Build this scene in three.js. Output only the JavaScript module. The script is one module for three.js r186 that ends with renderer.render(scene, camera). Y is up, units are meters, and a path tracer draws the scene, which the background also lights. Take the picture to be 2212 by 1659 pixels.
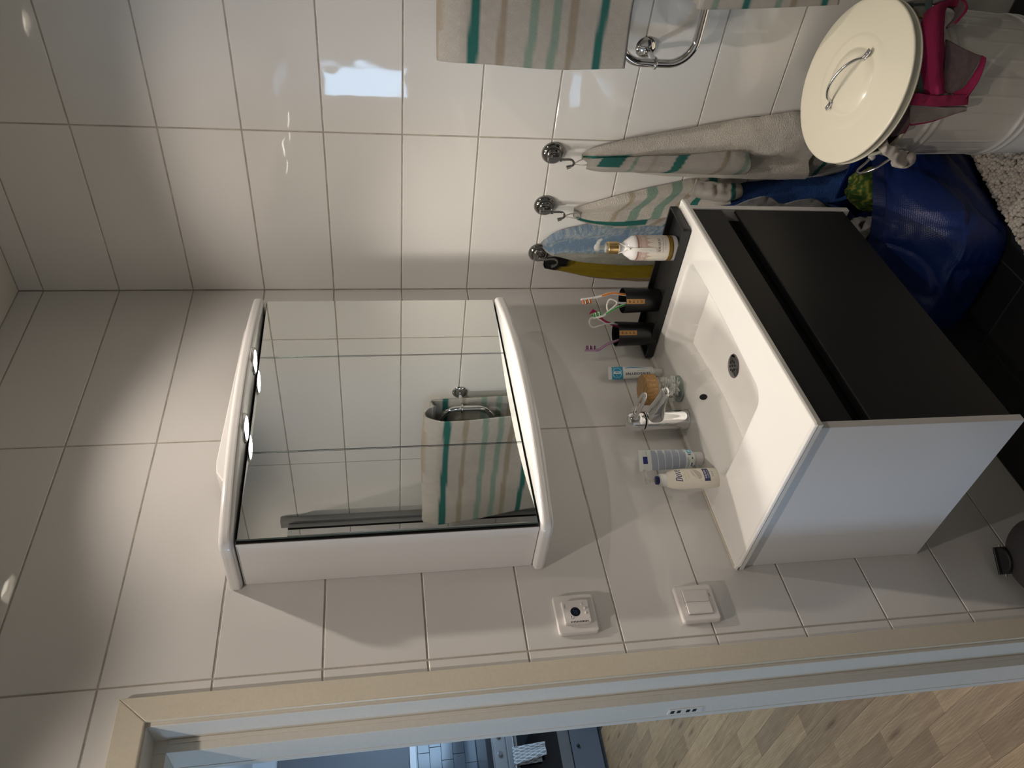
import * as THREE from 'three';
import { RoundedBoxGeometry } from 'three/addons/geometries/RoundedBoxGeometry.js';
import { mergeGeometries } from 'three/addons/utils/BufferGeometryUtils.js';
import { RectAreaLightUniformsLib } from 'three/addons/lights/RectAreaLightUniformsLib.js';

// ---------------------------------------------------------------- camera, sky, light
const scene = new THREE.Scene();
const V = (x, y, z) => new THREE.Vector3(x, y, z);
const camera = new THREE.PerspectiveCamera(52.70, 2212 / 1659, 0.05, 60);
camera.position.set(-1.9115, 1.6538, 1.4476);
camera.quaternion.setFromRotationMatrix(new THREE.Matrix4().makeBasis(   // the phone was held on its side
  V(-0.14358, -0.98428, 0.10281), V(0.69437, -0.02617, 0.71914), V(-0.70515, 0.17465, 0.68722)));
const renderer = new THREE.WebGLRenderer();
renderer.toneMapping = THREE.LinearToneMapping;
renderer.toneMappingExposure = 1.0;
renderer.shadowMap.enabled = true;
RectAreaLightUniformsLib.init();
scene.background = new THREE.Color().setRGB(0.55, 0.75, 1.0);

const WARM = new THREE.Color().setRGB(1.0, 0.875, 0.765), COOL = new THREE.Color().setRGB(1.0, 0.94, 0.82), DAY = new THREE.Color().setRGB(0.46, 0.70, 1.0);
const SPOT = 1.08, BEAM = 2.25, PUCK = 1.05, DAYLIGHT = 14.5, ADDED_DAYLIGHT_2 = 12;
const CEIL = 2.63;
// three recessed ceiling spotlights, two under the cabinet cornice, the kitchen's window, and an added second window
const spotPlaces = [[-0.64, 0.50], [-1.64, 0.47], [-0.62, 1.67]];
function addSpot(x, y, z, tx, ty, tz, color, cd, angle, penumbra, size) {
  const l = new THREE.SpotLight(color, cd, 0, angle, penumbra, 2);
  l.position.set(x, y, z); l.target.position.set(tx, ty, tz); l.castShadow = true; l.shadow.radius = size;
  l.name = 'spot'; l.target.name = 'spot_target'; scene.add(l); scene.add(l.target);
  return l;
}
const winRect = { x: -4.2, z0: -1.95, z1: -1.0, y0: 1.34, y1: 2.02 };
const dayLight = new THREE.RectAreaLight(DAY, DAYLIGHT, winRect.z1 - winRect.z0 - 0.06, winRect.y1 - winRect.y0 - 0.06);
dayLight.name = 'window_daylight';
dayLight.position.set(winRect.x + 0.01, (winRect.y0 + winRect.y1) / 2, (winRect.z0 + winRect.z1) / 2);
dayLight.lookAt(winRect.x + 1, (winRect.y0 + winRect.y1) / 2, (winRect.z0 + winRect.z1) / 2);
scene.add(dayLight);
const addedWinRect2 = { x: 1.6, z0: -3.4, z1: -1.8, y0: 0.9, y1: 2.1 };  // unseen second window, added to brighten the kitchen
const addedDayLight2 = new THREE.RectAreaLight(DAY, ADDED_DAYLIGHT_2, 1.54, 1.14);
addedDayLight2.name = 'added_daylight_kitchen'; addedDayLight2.position.set(addedWinRect2.x - 0.01, 1.5, -2.6); addedDayLight2.lookAt(0, 1.5, -2.6); scene.add(addedDayLight2);

// ---------------------------------------------------------------- helpers
let seed = 7;
const rnd = () => { seed = (seed * 1664525 + 1013904223) >>> 0; return seed / 4294967296; };
const clamp = (x, a = 0, b = 1) => Math.min(b, Math.max(a, x));
const lerp = (a, b, t) => a + (b - a) * t;
const smooth = (a, b, x) => { const t = clamp((x - a) / (b - a)); return t * t * (3 - 2 * t); };
const used = {};
function numbered(n) { if (!(n in used)) { used[n] = 0; return n; } used[n]++; return n + '_' + String(used[n]).padStart(3, '0'); }
function obj(name, geo, mat, parent) {
  const m = new THREE.Mesh(Array.isArray(geo) ? merge(geo) : geo, mat);
  m.name = parent && parent !== scene ? name : numbered(name); m.castShadow = m.receiveShadow = true;
  (parent || scene).add(m); return m;
}
function merge(list) {
  const out = list.map((g) => { const h = g.index ? g.toNonIndexed() : g; for (const k of Object.keys(h.attributes)) if (!['position', 'normal', 'uv', 'color'].includes(k)) h.deleteAttribute(k); return h; });
  const hasC = out.every((g) => g.attributes.color); if (!hasC) out.forEach((g) => g.deleteAttribute('color'));
  out.forEach((g) => { if (!g.attributes.uv) g.setAttribute('uv', new THREE.BufferAttribute(new Float32Array(g.attributes.position.count * 2), 2)); });
  return mergeGeometries(out);
}
function thing(name, label, category, pos = [0, 0, 0], ry = 0, group) {
  const g = new THREE.Group(); g.name = numbered(name); g.position.set(...pos); g.rotation.y = ry;
  g.userData = { label, category }; if (group) g.userData.group = group; scene.add(g); return g;
}
function tag(o, label, category, group) { o.userData.label = label; o.userData.category = category; if (group) o.userData.group = group; return o; }
function struct(o) { o.userData.kind = 'structure'; return o; }
function structGroup(name) { const g = new THREE.Group(); g.name = numbered(name); g.userData.kind = 'structure'; scene.add(g); return g; }
const T = (g, x = 0, y = 0, z = 0) => g.translate(x, y, z);
function box(x0, x1, y0, y1, z0, z1) { return T(new THREE.BoxGeometry(x1 - x0, y1 - y0, z1 - z0), (x0 + x1) / 2, (y0 + y1) / 2, (z0 + z1) / 2); }
function rbox(x0, x1, y0, y1, z0, z1, r = 0.003, s = 2) { return T(new RoundedBoxGeometry(x1 - x0, y1 - y0, z1 - z0, s, r), (x0 + x1) / 2, (y0 + y1) / 2, (z0 + z1) / 2); }
function cyl(r0, r1, y0, y1, x = 0, z = 0, n = 32, open = false) { return T(new THREE.CylinderGeometry(r1, r0, y1 - y0, n, 1, open), x, (y0 + y1) / 2, z); }
function lathe(pts, n = 48) { return new THREE.LatheGeometry(pts.map((p) => new THREE.Vector2(p[0], p[1])), n); }
function tube(pts, r, n = 24, seg = 8, closed = false) {
  const c = new THREE.CatmullRomCurve3(pts.map((p) => V(...p)), closed, 'centripetal');
  const g = [new THREE.TubeGeometry(c, n, r, seg, closed)];
  if (!closed) for (const p of [pts[0], pts[pts.length - 1]]) g.push(T(new THREE.SphereGeometry(r, seg, 6), ...p));
  return merge(g);
}
function rodBetween(a, b, r, n = 16, r1 = r) {
  const A = V(...a), B = V(...b), d = B.clone().sub(A), g = new THREE.CylinderGeometry(r1, r, d.length(), n);
  g.applyQuaternion(new THREE.Quaternion().setFromUnitVectors(V(0, 1, 0), d.clone().normalize()));
  return T(g, ...A.add(B).multiplyScalar(0.5).toArray());
}
function roundRect(w, h, r) {
  const s = new THREE.Shape(), x = -w / 2, y = -h / 2;
  s.moveTo(x + r, y); s.lineTo(x + w - r, y); s.quadraticCurveTo(x + w, y, x + w, y + r); s.lineTo(x + w, y + h - r); s.quadraticCurveTo(x + w, y + h, x + w - r, y + h);
  s.lineTo(x + r, y + h); s.quadraticCurveTo(x, y + h, x, y + h - r); s.lineTo(x, y + r); s.quadraticCurveTo(x, y, x + r, y); return s;
}
function ext(shape, depth, bevel = 0, seg = 2, curve = 12) {
  return new THREE.ExtrudeGeometry(shape, { depth: depth - 2 * bevel, bevelEnabled: bevel > 0, bevelThickness: bevel, bevelSize: bevel, bevelOffset: -bevel, bevelSegments: seg, curveSegments: curve }).translate(0, 0, bevel);
}
function polyShape(p) { const s = new THREE.Shape(); p.forEach((q, i) => (i ? s.lineTo(...q) : s.moveTo(...q))); s.closePath(); return s; }
function metricUV(g, s = 1) {   // uv from position by the dominant normal axis, in metres / s
  const p = g.attributes.position, n = g.attributes.normal, uv = new Float32Array(p.count * 2);
  for (let i = 0; i < p.count; i++) {
    const a = Math.abs(n.getX(i)), b = Math.abs(n.getY(i)), c = Math.abs(n.getZ(i));
    const [u, v] = a > b && a > c ? [p.getZ(i), p.getY(i)] : b > c ? [p.getX(i), p.getZ(i)] : [p.getX(i), p.getY(i)];
    uv[2 * i] = u / s; uv[2 * i + 1] = v / s;
  }
  g.setAttribute('uv', new THREE.BufferAttribute(uv, 2)); return g;
}
function crPick(list, t) {   // Catmull-Rom through rows of numbers
  const n = list.length - 1, f = clamp(t) * n, i = Math.min(n - 1, Math.floor(f)), u = f - i;
  const a = list[Math.max(0, i - 1)], b = list[i], c = list[i + 1], d = list[Math.min(n, i + 2)];
  return b.map((_, k) => 0.5 * (2 * b[k] + (c[k] - a[k]) * u + (2 * a[k] - 5 * b[k] + 4 * c[k] - d[k]) * u * u + (3 * b[k] - a[k] - 3 * c[k] + d[k]) * u * u * u));
}
// value noise
const perm = Array.from({ length: 512 }, () => rnd());
function n3(x, y, z) {
  const xi = Math.floor(x), yi = Math.floor(y), zi = Math.floor(z), f = (t) => t * t * (3 - 2 * t), u = f(x - xi), v = f(y - yi), w = f(z - zi);
  const h = (i, j, k) => perm[(((i * 73) ^ (j * 179) ^ (k * 283)) % 512 + 512) % 512];
  return lerp(lerp(lerp(h(xi, yi, zi), h(xi + 1, yi, zi), u), lerp(h(xi, yi + 1, zi), h(xi + 1, yi + 1, zi), u), v), lerp(lerp(h(xi, yi, zi + 1), h(xi + 1, yi, zi + 1), u), lerp(h(xi, yi + 1, zi + 1), h(xi + 1, yi + 1, zi + 1), u), v), w);
}
const fbm = (x, y, z) => 0.55 * n3(x, y, z) + 0.3 * n3(2.1 * x, 2.1 * y, 2.1 * z) + 0.15 * n3(4.3 * x, 4.3 * y, 4.3 * z);
function gridSurface(nu, nv, f, colorAt, uvAt) {   // f(u,v) -> [x,y,z]; smooth indexed grid
  const P = [], UV = [], C = [], I = [];
  for (let j = 0; j <= nv; j++) for (let i = 0; i <= nu; i++) {
    const u = i / nu, v = j / nv; P.push(...f(u, v)); UV.push(...(uvAt ? uvAt(u, v) : [u, v])); if (colorAt) C.push(...colorAt(u, v));
  }
  for (let j = 0; j < nv; j++) for (let i = 0; i < nu; i++) { const a = j * (nu + 1) + i, b = a + 1, c = a + nu + 1, d = c + 1; I.push(a, b, d, a, d, c); }
  const g = new THREE.BufferGeometry();
  g.setAttribute('position', new THREE.Float32BufferAttribute(P, 3)); g.setAttribute('uv', new THREE.Float32BufferAttribute(UV, 2));
  if (colorAt) g.setAttribute('color', new THREE.Float32BufferAttribute(C, 3));
  g.setIndex(I); g.computeVertexNormals(); return g;
}
// a sheet with thickness: front and back skins and the four edges
function sheet(nu, nv, f, th, colorAt, colorBack, uvScale = 1) {
  const g = gridSurface(nu, nv, f, colorAt, (u, v) => [u * uvScale, v * uvScale]), p = g.attributes.position, n = g.attributes.normal;
  const P = [...p.array], UV = [...g.attributes.uv.array], C = colorAt ? [...g.attributes.color.array] : [], I = [...g.index.array], N = p.count;
  for (let i = 0; i < N; i++) { P.push(p.getX(i) - n.getX(i) * th, p.getY(i) - n.getY(i) * th, p.getZ(i) - n.getZ(i) * th); UV.push(g.attributes.uv.getX(i), g.attributes.uv.getY(i)); if (colorAt) { const c = (colorBack || colorAt)((i % (nu + 1)) / nu, Math.floor(i / (nu + 1)) / nv); C.push(...c); } }
  for (let k = 0; k < g.index.count; k += 3) I.push(N + I[k], N + I[k + 2], N + I[k + 1]);
  const W = nu + 1, edge = (a, b) => I.push(a, N + a, b, b, N + a, N + b);
  for (let i = 0; i < nu; i++) { edge(i, i + 1); edge(nv * W + i + 1, nv * W + i); }
  for (let j = 0; j < nv; j++) { edge((j + 1) * W, j * W); edge(j * W + nu, (j + 1) * W + nu); }
  const o = new THREE.BufferGeometry();
  o.setAttribute('position', new THREE.Float32BufferAttribute(P, 3)); o.setAttribute('uv', new THREE.Float32BufferAttribute(UV, 2));
  if (colorAt) o.setAttribute('color', new THREE.Float32BufferAttribute(C, 3));
  o.setIndex(I); o.computeVertexNormals(); return o;
}
function patch(rows, nu, nv, th, colorAt, uvScale = 4, wob = 0.002) {   // rows of control points
  return sheet(nu, nv, (u, v) => {
    const pts = rows.map((r) => crPick(r, u)), q = crPick(pts, v), w = (n3(q[0] * 70, q[1] * 70, q[2] * 70) - 0.5) * wob;
    return [q[0] - w, q[1], q[2] + w];
  }, th, colorAt, null, uvScale);
}

// ---------------------------------------------------------------- textures
function dataTex(n, f, srgb = false, m = n) {
  const d = new Uint8Array(n * m * 4);
  for (let j = 0; j < m; j++) for (let i = 0; i < n; i++) { const c = f(i / n, j / m, i, j), k = 4 * (j * n + i); const a = Array.isArray(c) ? c : [c, c, c]; d[k] = 255 * clamp(a[0]); d[k + 1] = 255 * clamp(a[1]); d[k + 2] = 255 * clamp(a[2]); d[k + 3] = 255; }
  const t = new THREE.DataTexture(d, n, m); t.wrapS = t.wrapT = THREE.RepeatWrapping; t.magFilter = THREE.LinearFilter; t.minFilter = THREE.LinearMipmapLinearFilter; t.generateMipmaps = true;
  if (srgb) t.colorSpace = THREE.SRGBColorSpace; t.needsUpdate = true; return t;
}
function pn(u, v, f) {   // periodic noise
  const x = u * f, y = v * f, xi = Math.floor(x), yi = Math.floor(y), s = (t) => t * t * (3 - 2 * t), h = (i, j) => perm[(((i % f + f) % f) * 37 + ((j % f + f) % f) * 101 + f * 7) % 512];
  return lerp(lerp(h(xi, yi), h(xi + 1, yi), s(x - xi)), lerp(h(xi, yi + 1), h(xi + 1, yi + 1), s(x - xi)), s(y - yi));
}
function canvasTex(w, h, draw) {
  const c = document.createElement('canvas'); c.width = w; c.height = h; const x = c.getContext('2d'); draw(x, w, h);
  const t = new THREE.CanvasTexture(c); t.colorSpace = THREE.SRGBColorSpace; t.magFilter = THREE.LinearFilter; return t;
}
const rep = (t, a, b = a) => { const c = t.clone(); c.repeat.set(a, b); c.needsUpdate = true; return c; };
const terryCol = dataTex(256, (u, v) => { const g = 0.80 + 0.20 * rnd() ** 0.6 * (0.6 + 0.4 * pn(u, v, 64)); return [g, g, g]; }, true);
const terryTex = dataTex(256, (u, v) => 0.5 * rnd() + 0.5 * pn(u, v, 64));
const rippleTex = dataTex(256, (u, v) => 0.5 * pn(u, v, 5) + 0.3 * pn(u, v, 11) + 0.2 * pn(u, v, 23));
const weaveTex = dataTex(128, (u, v) => { const a = Math.floor(u * 16), b = Math.floor(v * 16), s = (a + b) % 2 ? Math.sin(Math.PI * (u * 16 - a)) : Math.sin(Math.PI * (v * 16 - b)); return 0.3 + 0.6 * s; });
const speckTex = dataTex(256, (u, v) => { const g = 0.975 + 0.025 * pn(u, v, 90); return [g, g, g]; }, true);
const grimeTex = dataTex(256, (u, v) => { const g = 0.80 + 0.12 * pn(u, v, 9) + 0.08 * pn(u, v, 60); return [g, g * 0.99, g * 0.97]; }, true);
const lin = (r, g, b) => new THREE.Color().setRGB(r, g, b);
const hex = (h) => new THREE.Color(h);
const std = (c, rough, o = {}) => new THREE.MeshStandardMaterial({ color: c, roughness: rough, metalness: 0, ...o });
const phys = (c, rough, o = {}) => new THREE.MeshPhysicalMaterial({ color: c, roughness: rough, ...o });
const M = {};
M.tiles = [0.765, 0.75, 0.757].map((k, i) => phys(lin(k, k * 0.985, k * 0.96), 0.035, { bumpMap: rep(rippleTex, 1.3 + 0.2 * i), bumpScale: 0.0009, specularIntensity: 0.9 }));
M.grout = std(lin(0.56, 0.525, 0.475), 0.9, { map: rep(grimeTex, 6) });
M.ceiling = std(lin(0.74, 0.72, 0.66), 0.85, { bumpMap: rep(rippleTex, 6), bumpScale: 0.0006 });
M.paintCream = phys(lin(0.72, 0.665, 0.545), 0.38, { map: rep(speckTex, 3) });
M.paintJamb = phys(lin(0.76, 0.73, 0.66), 0.35, { map: rep(speckTex, 3) });
M.floorTiles = [0.012, 0.015].map((k) => phys(lin(k, k, k * 1.05), 0.35, { bumpMap: rep(rippleTex, 8), bumpScale: 0.0008 }));
M.floorGrout = std(lin(0.045, 0.043, 0.04), 0.9);
M.chrome = std(lin(0.80, 0.80, 0.81), 0.05, { metalness: 1 });
M.darkChrome = std(lin(0.33, 0.325, 0.32), 0.06, { metalness: 1 });
M.steel = std(lin(0.62, 0.62, 0.63), 0.25, { metalness: 1 });
M.gold = std(lin(0.78, 0.56, 0.25), 0.16, { metalness: 1 });
M.mirror = std(lin(0.84, 0.86, 0.84), 0.0, { metalness: 1 });
M.glassEdge = phys(lin(0.05, 0.075, 0.065), 0.15);
M.whiteGloss = phys(lin(0.80, 0.79, 0.78), 0.12, { clearcoat: 0.6, clearcoatRoughness: 0.05 });
M.whiteLam = phys(lin(0.78, 0.77, 0.765), 0.30);
M.ceramic = phys(lin(0.84, 0.83, 0.80), 0.09, { clearcoat: 0.5, clearcoatRoughness: 0.04 });
M.blackLam = phys(lin(0.0085, 0.0085, 0.0105), 0.48, { bumpMap: rep(terryTex, 30), bumpScale: 0.00006 });
M.blackGap = std(lin(0.004, 0.004, 0.004), 0.8);
M.blackMatte = phys(lin(0.008, 0.008, 0.008), 0.42);
M.blackPlastic = phys(lin(0.01, 0.01, 0.01), 0.3);
M.whitePlastic = phys(lin(0.80, 0.79, 0.78), 0.28);
M.switchPlastic = phys(lin(0.80, 0.77, 0.755), 0.3);
M.clearPlastic = phys(lin(0.92, 0.92, 0.9), 0.18, { transmission: 0.8, thickness: 0, ior: 1.45 });
M.glass = phys(lin(0.97, 0.99, 0.97), 0.0, { transmission: 1, thickness: 0, ior: 1.45 });
M.wood = null;
const terry = (s = 20, b = 0.004) => std(lin(1, 1, 1), 0.95, { vertexColors: true, map: rep(terryCol, s), bumpMap: rep(terryTex, s), bumpScale: b });
M.terry = terry(3.2, 0.0035);
M.cream = phys(lin(0.80, 0.765, 0.63), 0.28, { clearcoat: 0.4, clearcoatRoughness: 0.15 });
M.binWhite = phys(lin(0.72, 0.70, 0.66), 0.24, { clearcoat: 0.3, clearcoatRoughness: 0.1 });
M.blueBag = phys(lin(0.004, 0.020, 0.125), 0.33, { bumpMap: rep(weaveTex, 14), bumpScale: 0.0005 });
M.lamp = std(lin(1, 1, 1), 0.5, { emissive: lin(1.0, 0.95, 0.85), emissiveIntensity: 14 });
M.lampWarm = std(lin(1, 1, 1), 0.5, { emissive: lin(1.0, 0.88, 0.7), emissiveIntensity: 10 });

// ---------------------------------------------------------------- the room: tiled walls, one mesh per tile
const tileGeoCache = {};
function tileGeo(w, h, t = 0.006, b = 0.0012) {   // chamfered slab, front face towards +z at z = 0, corner at the origin
  const key = [w, h, t].map((x) => x.toFixed(4)).join();
  if (tileGeoCache[key]) return tileGeoCache[key];
  const P = [], N = [], I = [], UV = [];
  const quad = (a, b2, c, d) => {
    const n = V(...b2).sub(V(...a)).cross(V(...d).sub(V(...a))).normalize(), k = P.length / 3;
    for (const p of [a, b2, c, d]) { P.push(...p); N.push(n.x, n.y, n.z); UV.push(p[0], p[1]); } I.push(k, k + 1, k + 2, k, k + 2, k + 3);
  };
  const o = [[0, 0], [w, 0], [w, h], [0, h]], i = [[b, b], [w - b, b], [w - b, h - b], [b, h - b]];
  quad(...i.map((p) => [...p, 0]));
  for (let k = 0; k < 4; k++) { const l = (k + 1) % 4; quad([...o[k], -b * 0.7], [...o[l], -b * 0.7], [...i[l], 0], [...i[k], 0]); quad([...o[k], -t], [...o[l], -t], [...o[l], -b * 0.7], [...o[k], -b * 0.7]); }
  const g = new THREE.BufferGeometry();
  g.setAttribute('position', new THREE.Float32BufferAttribute(P, 3)); g.setAttribute('normal', new THREE.Float32BufferAttribute(N, 3)); g.setAttribute('uv', new THREE.Float32BufferAttribute(UV, 2)); g.setIndex(I);
  return (tileGeoCache[key] = g);
}
const ROW = []; for (let i = 0; i <= 12; i++) ROW.push(2.565 - 0.2 * i);
const yBands = [[ROW[0], CEIL]]; for (let i = 0; i < 12; i++) yBands.push([ROW[i + 1], ROW[i]]); yBands.push([0, ROW[12]]);
const JOINT = 0.0036;
function layTile(parent, u0, u1, y0, y1, place) {
  const j = JOINT / 2, w = u1 - u0 - JOINT, h = y1 - y0 - JOINT; if (w < 0.004 || h < 0.004) return;
  const m = obj('tile', tileGeo(w, h), M.tiles[Math.floor(rnd() * 3)], parent);
  place(m, u0 + j, y0 + j, w);
}
const RX = 0, LX = -2.5, BZ = 0, FZ = 2.7;
// wall at the back: x from 0 to LX, with the door opening
const wallBack = structGroup('wall_back');
const DOOR = { x0: -2.075, x1: -1.2758, y1: 2.064, depth: 0.127 };
const inner = 0.0014;
{
  const S = (x0, x1, y0, y1) => box(x0, x1, y0, y1, -DOOR.depth, -inner);
  obj('grout_bed', [S(DOOR.x1 + 0.029, 0.15, -0.05, CEIL + 0.05), S(LX - 0.1, DOOR.x0 - 0.029, -0.05, CEIL + 0.05), S(DOOR.x0 - 0.029, DOOR.x1 + 0.029, DOOR.y1 + 0.029, CEIL + 0.05)].map((g) => metricUV(g)), M.grout, wallBack);
  const cols = [[-0.594, 0], [-1.193, -0.594], [-1.793, -1.193], [-2.393, -1.793], [LX, -2.393]];
  const place = (m, u, y) => m.position.set(u, y, 0);
  for (const [x0, x1] of cols) for (const [y0, y1] of yBands) {
    if (x1 > DOOR.x0 && x0 < DOOR.x1 && y0 < 2.1) {
      if (y1 > 2.1) {   // the notched tile at the upper corner of the door
        const j = JOINT / 2, cut = x1 === -1.193 ? [[x0 + j, 2.11], [DOOR.x1 + 0.03, 2.11], [DOOR.x1 + 0.03, y0 + j], [x1 - j, y0 + j], [x1 - j, y1 - j], [x0 + j, y1 - j]] : [[x0 + j, y0 + j], [DOOR.x0 - 0.03, y0 + j], [DOOR.x0 - 0.03, 2.11], [x1 - j, 2.11], [x1 - j, y1 - j], [x0 + j, y1 - j]];
        obj('tile', metricUV(ext(polyShape(cut), 0.006, 0.0008, 1).translate(0, 0, -0.006)), M.tiles[0], wallBack);
      } else if (x1 > DOOR.x1) layTile(wallBack, DOOR.x1 + 0.03, x1, y0, y1, place);
      else layTile(wallBack, x0, DOOR.x0 - 0.03, y0, y1, place);
    } else layTile(wallBack, x0, x1, y0, y1, place);
  }
}
const wallRight = structGroup('wall_right');
obj('grout_bed', metricUV(box(inner, 0.15, -0.05, CEIL + 0.05, -DOOR.depth, FZ + 0.1)), M.grout, wallRight);
for (const [z0, z1] of [[0, 0.5], [0.5, 1.1], [1.1, 1.7], [1.7, 2.3], [2.3, FZ]]) for (const [y0, y1] of yBands) layTile(wallRight, z0, z1, y0, y1, (m, u, y, w) => { m.rotation.y = -Math.PI / 2; m.position.set(0, y, u); });
const wallLeft = structGroup('wall_left');
obj('grout_bed', metricUV(box(LX - 0.1, LX - inner, -0.05, CEIL + 0.05, -DOOR.depth, FZ + 0.1)), M.grout, wallLeft);
for (const [z0, z1] of [[0, 0.5], [0.5, 1.1], [1.1, 1.7], [1.7, 2.3], [2.3, FZ]]) for (const [y0, y1] of yBands) layTile(wallLeft, z0, z1, y0, y1, (m, u, y, w) => { m.rotation.y = Math.PI / 2; m.position.set(LX, y, u + w); });
const wallFront = structGroup('wall_front');
obj('grout_bed', metricUV(box(LX - 0.1, 0.15, -0.05, CEIL + 0.05, FZ + inner, FZ + 0.1)), M.grout, wallFront);
for (const [x0, x1] of [[-0.6, 0], [-1.2, -0.6], [-1.8, -1.2], [-2.4, -1.8], [LX, -2.4]]) for (const [y0, y1] of yBands) layTile(wallFront, x0, x1, y0, y1, (m, u, y, w) => { m.rotation.y = Math.PI; m.position.set(u + w, y, FZ); });
// ceiling with round openings for the recessed lamps
{
  const s = polyShape([[LX - 0.1, -DOOR.depth], [0.15, -DOOR.depth], [0.15, FZ + 0.1], [LX - 0.1, FZ + 0.1]]);
  for (const [x, z] of spotPlaces) { const h = new THREE.Path(); h.absarc(x, z, 0.034, 0, Math.PI * 2, true); s.holes.push(h); }
  const g = new THREE.ExtrudeGeometry(s, { depth: 0.12, bevelEnabled: false, curveSegments: 24 }).rotateX(Math.PI / 2).translate(0, CEIL + 0.12, 0);
  struct(obj('ceiling', metricUV(g), M.ceiling));
}
const floor = structGroup('floor');
obj('grout_bed', box(LX - 0.1, 0.15, -0.08, -inner, -DOOR.depth, FZ + 0.1), M.floorGrout, floor);
for (let i = -1; i < 13; i++) for (let k = -2; k < 12; k++) {
  const x1 = Math.min(0, -0.31 - 0.2 * i + 0.2), x0 = Math.max(LX, -0.51 - 0.2 * i + 0.2), z0 = Math.max(0, 0.198 + 0.2 * k), z1 = Math.min(FZ, 0.398 + 0.2 * k), j = 0.003;
  if (x1 - x0 < 0.01 || z1 - z0 < 0.01) continue;
  const m = obj('tile', tileGeo(x1 - x0 - j, z1 - z0 - j, 0.008), M.floorTiles[Math.floor(rnd() * 2)], floor);
  m.rotation.x = -Math.PI / 2; m.position.set(x0 + j / 2, 0, z1 - j / 2);
}
// recessed ceiling spotlights
spotPlaces.forEach(([x, z], i) => {
  const names = ['above the mirror cabinet', 'by the door', 'by the shower screen'];
  const t = thing('ceiling_spotlight', 'round recessed ceiling spotlight ' + names[i], 'spotlight', [x, CEIL, z], 0, 'recessed ceiling spotlights');
  obj('trim_ring', lathe([[0.0335, 0.02], [0.0335, 0.0], [0.036, -0.004], [0.043, -0.004], [0.045, 0], [0.0335, 0.0]], 40), M.whitePlastic, t);
  obj('housing', lathe([[0.0, 0.045], [0.0335, 0.045], [0.0335, 0.0]], 32), M.whitePlastic, t);
  obj('lamp_lens', T(new THREE.CylinderGeometry(0.026, 0.026, 0.004, 32), 0, 0.012, 0), M.lampWarm, t);
  addSpot(x, CEIL - 0.006, z, x, 0, z, WARM, SPOT, 1.04, 0.26, 0.8);   // the wide spill of the lamp
  addSpot(x, CEIL - 0.006, z, x, 0, z, WARM, BEAM, 0.80, 0.9, 0.8);    // and its main beam
});

// ---------------------------------------------------------------- door frame
{
  const d = structGroup('door_1');
  const W = 0.0535, cz = 0.016, xo = -1.2233, xi = -1.2690, yo = 2.1185, yi = 2.0672, xl = -2.081, xlo = -2.135;
  const cas = (p) => metricUV(ext(polyShape(p), cz, 0.0025, 2));
  obj('casing', cas([[xo, 0], [xo, yo], [xi, yi], [xi, 0]].reverse()), M.paintCream, d);
  obj('casing', cas([[xlo, 0], [xl, 0], [xl, yi], [xlo, yo]]), M.paintCream, d);
  obj('casing', cas([[xlo, yo], [xl, yi], [xi, yi], [xo, yo]]), M.paintCream, d);
  // jambs and head follow the same steps: first face, seal bead, rebate, second face
  const y = DOOR.y1, x0 = DOOR.x0, x1 = DOOR.x1, B = (...q) => metricUV(rbox(...q, 0.0014, 2));
  obj('jamb', [B(x1, x1 + 0.03, 0, y + 0.03, -0.0555, 0.0078), B(x1 - 0.0235, x1 + 0.03, 0, y + 0.03, -0.127, -0.0540)], M.paintJamb, d);
  obj('seal_bead', rbox(x1 - 0.0082, x1 - 0.0002, 0, y - 0.024, -0.0545, -0.0515, 0.0012), M.paintJamb, d);
  obj('jamb', [B(x0 - 0.03, x0, 0, y + 0.03, -0.0555, 0.0078), B(x0 - 0.03, x0 + 0.0235, 0, y + 0.03, -0.127, -0.0540)], M.paintJamb, d);
  obj('door_head', [B(x0, x1, y, y + 0.03, -0.0555, 0.0078), B(x0 + 0.0235, x1 - 0.0235, y - 0.0235, y + 0.03, -0.127, -0.0540)], M.paintJamb, d);
  const sp = obj('strike_plate', rbox(-1.3012, -1.2988, 1.0, 1.075, -0.117, -0.094, 0.001), M.paintJamb, d);
  for (const y of [1.018, 1.032, 1.052, 1.066]) obj('slot', box(-1.3016, -1.3008, y - 0.004, y + 0.004, -0.112, -0.1), M.blackGap, d);
  obj('threshold', metricUV(rbox(DOOR.x0, DOOR.x1, 0, 0.018, -0.127, 0.0, 0.004)), M.paintJamb, d);
  // casing on the kitchen side
  obj('casing', [box(-1.3, -1.225, 0, 2.13, -0.142, -0.1271), box(-2.12, -2.05, 0, 2.13, -0.142, -0.1271), box(-2.05, -1.3, 2.045, 2.13, -0.142, -0.1271)].map((g) => metricUV(g)), M.paintJamb, d);
}

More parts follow.
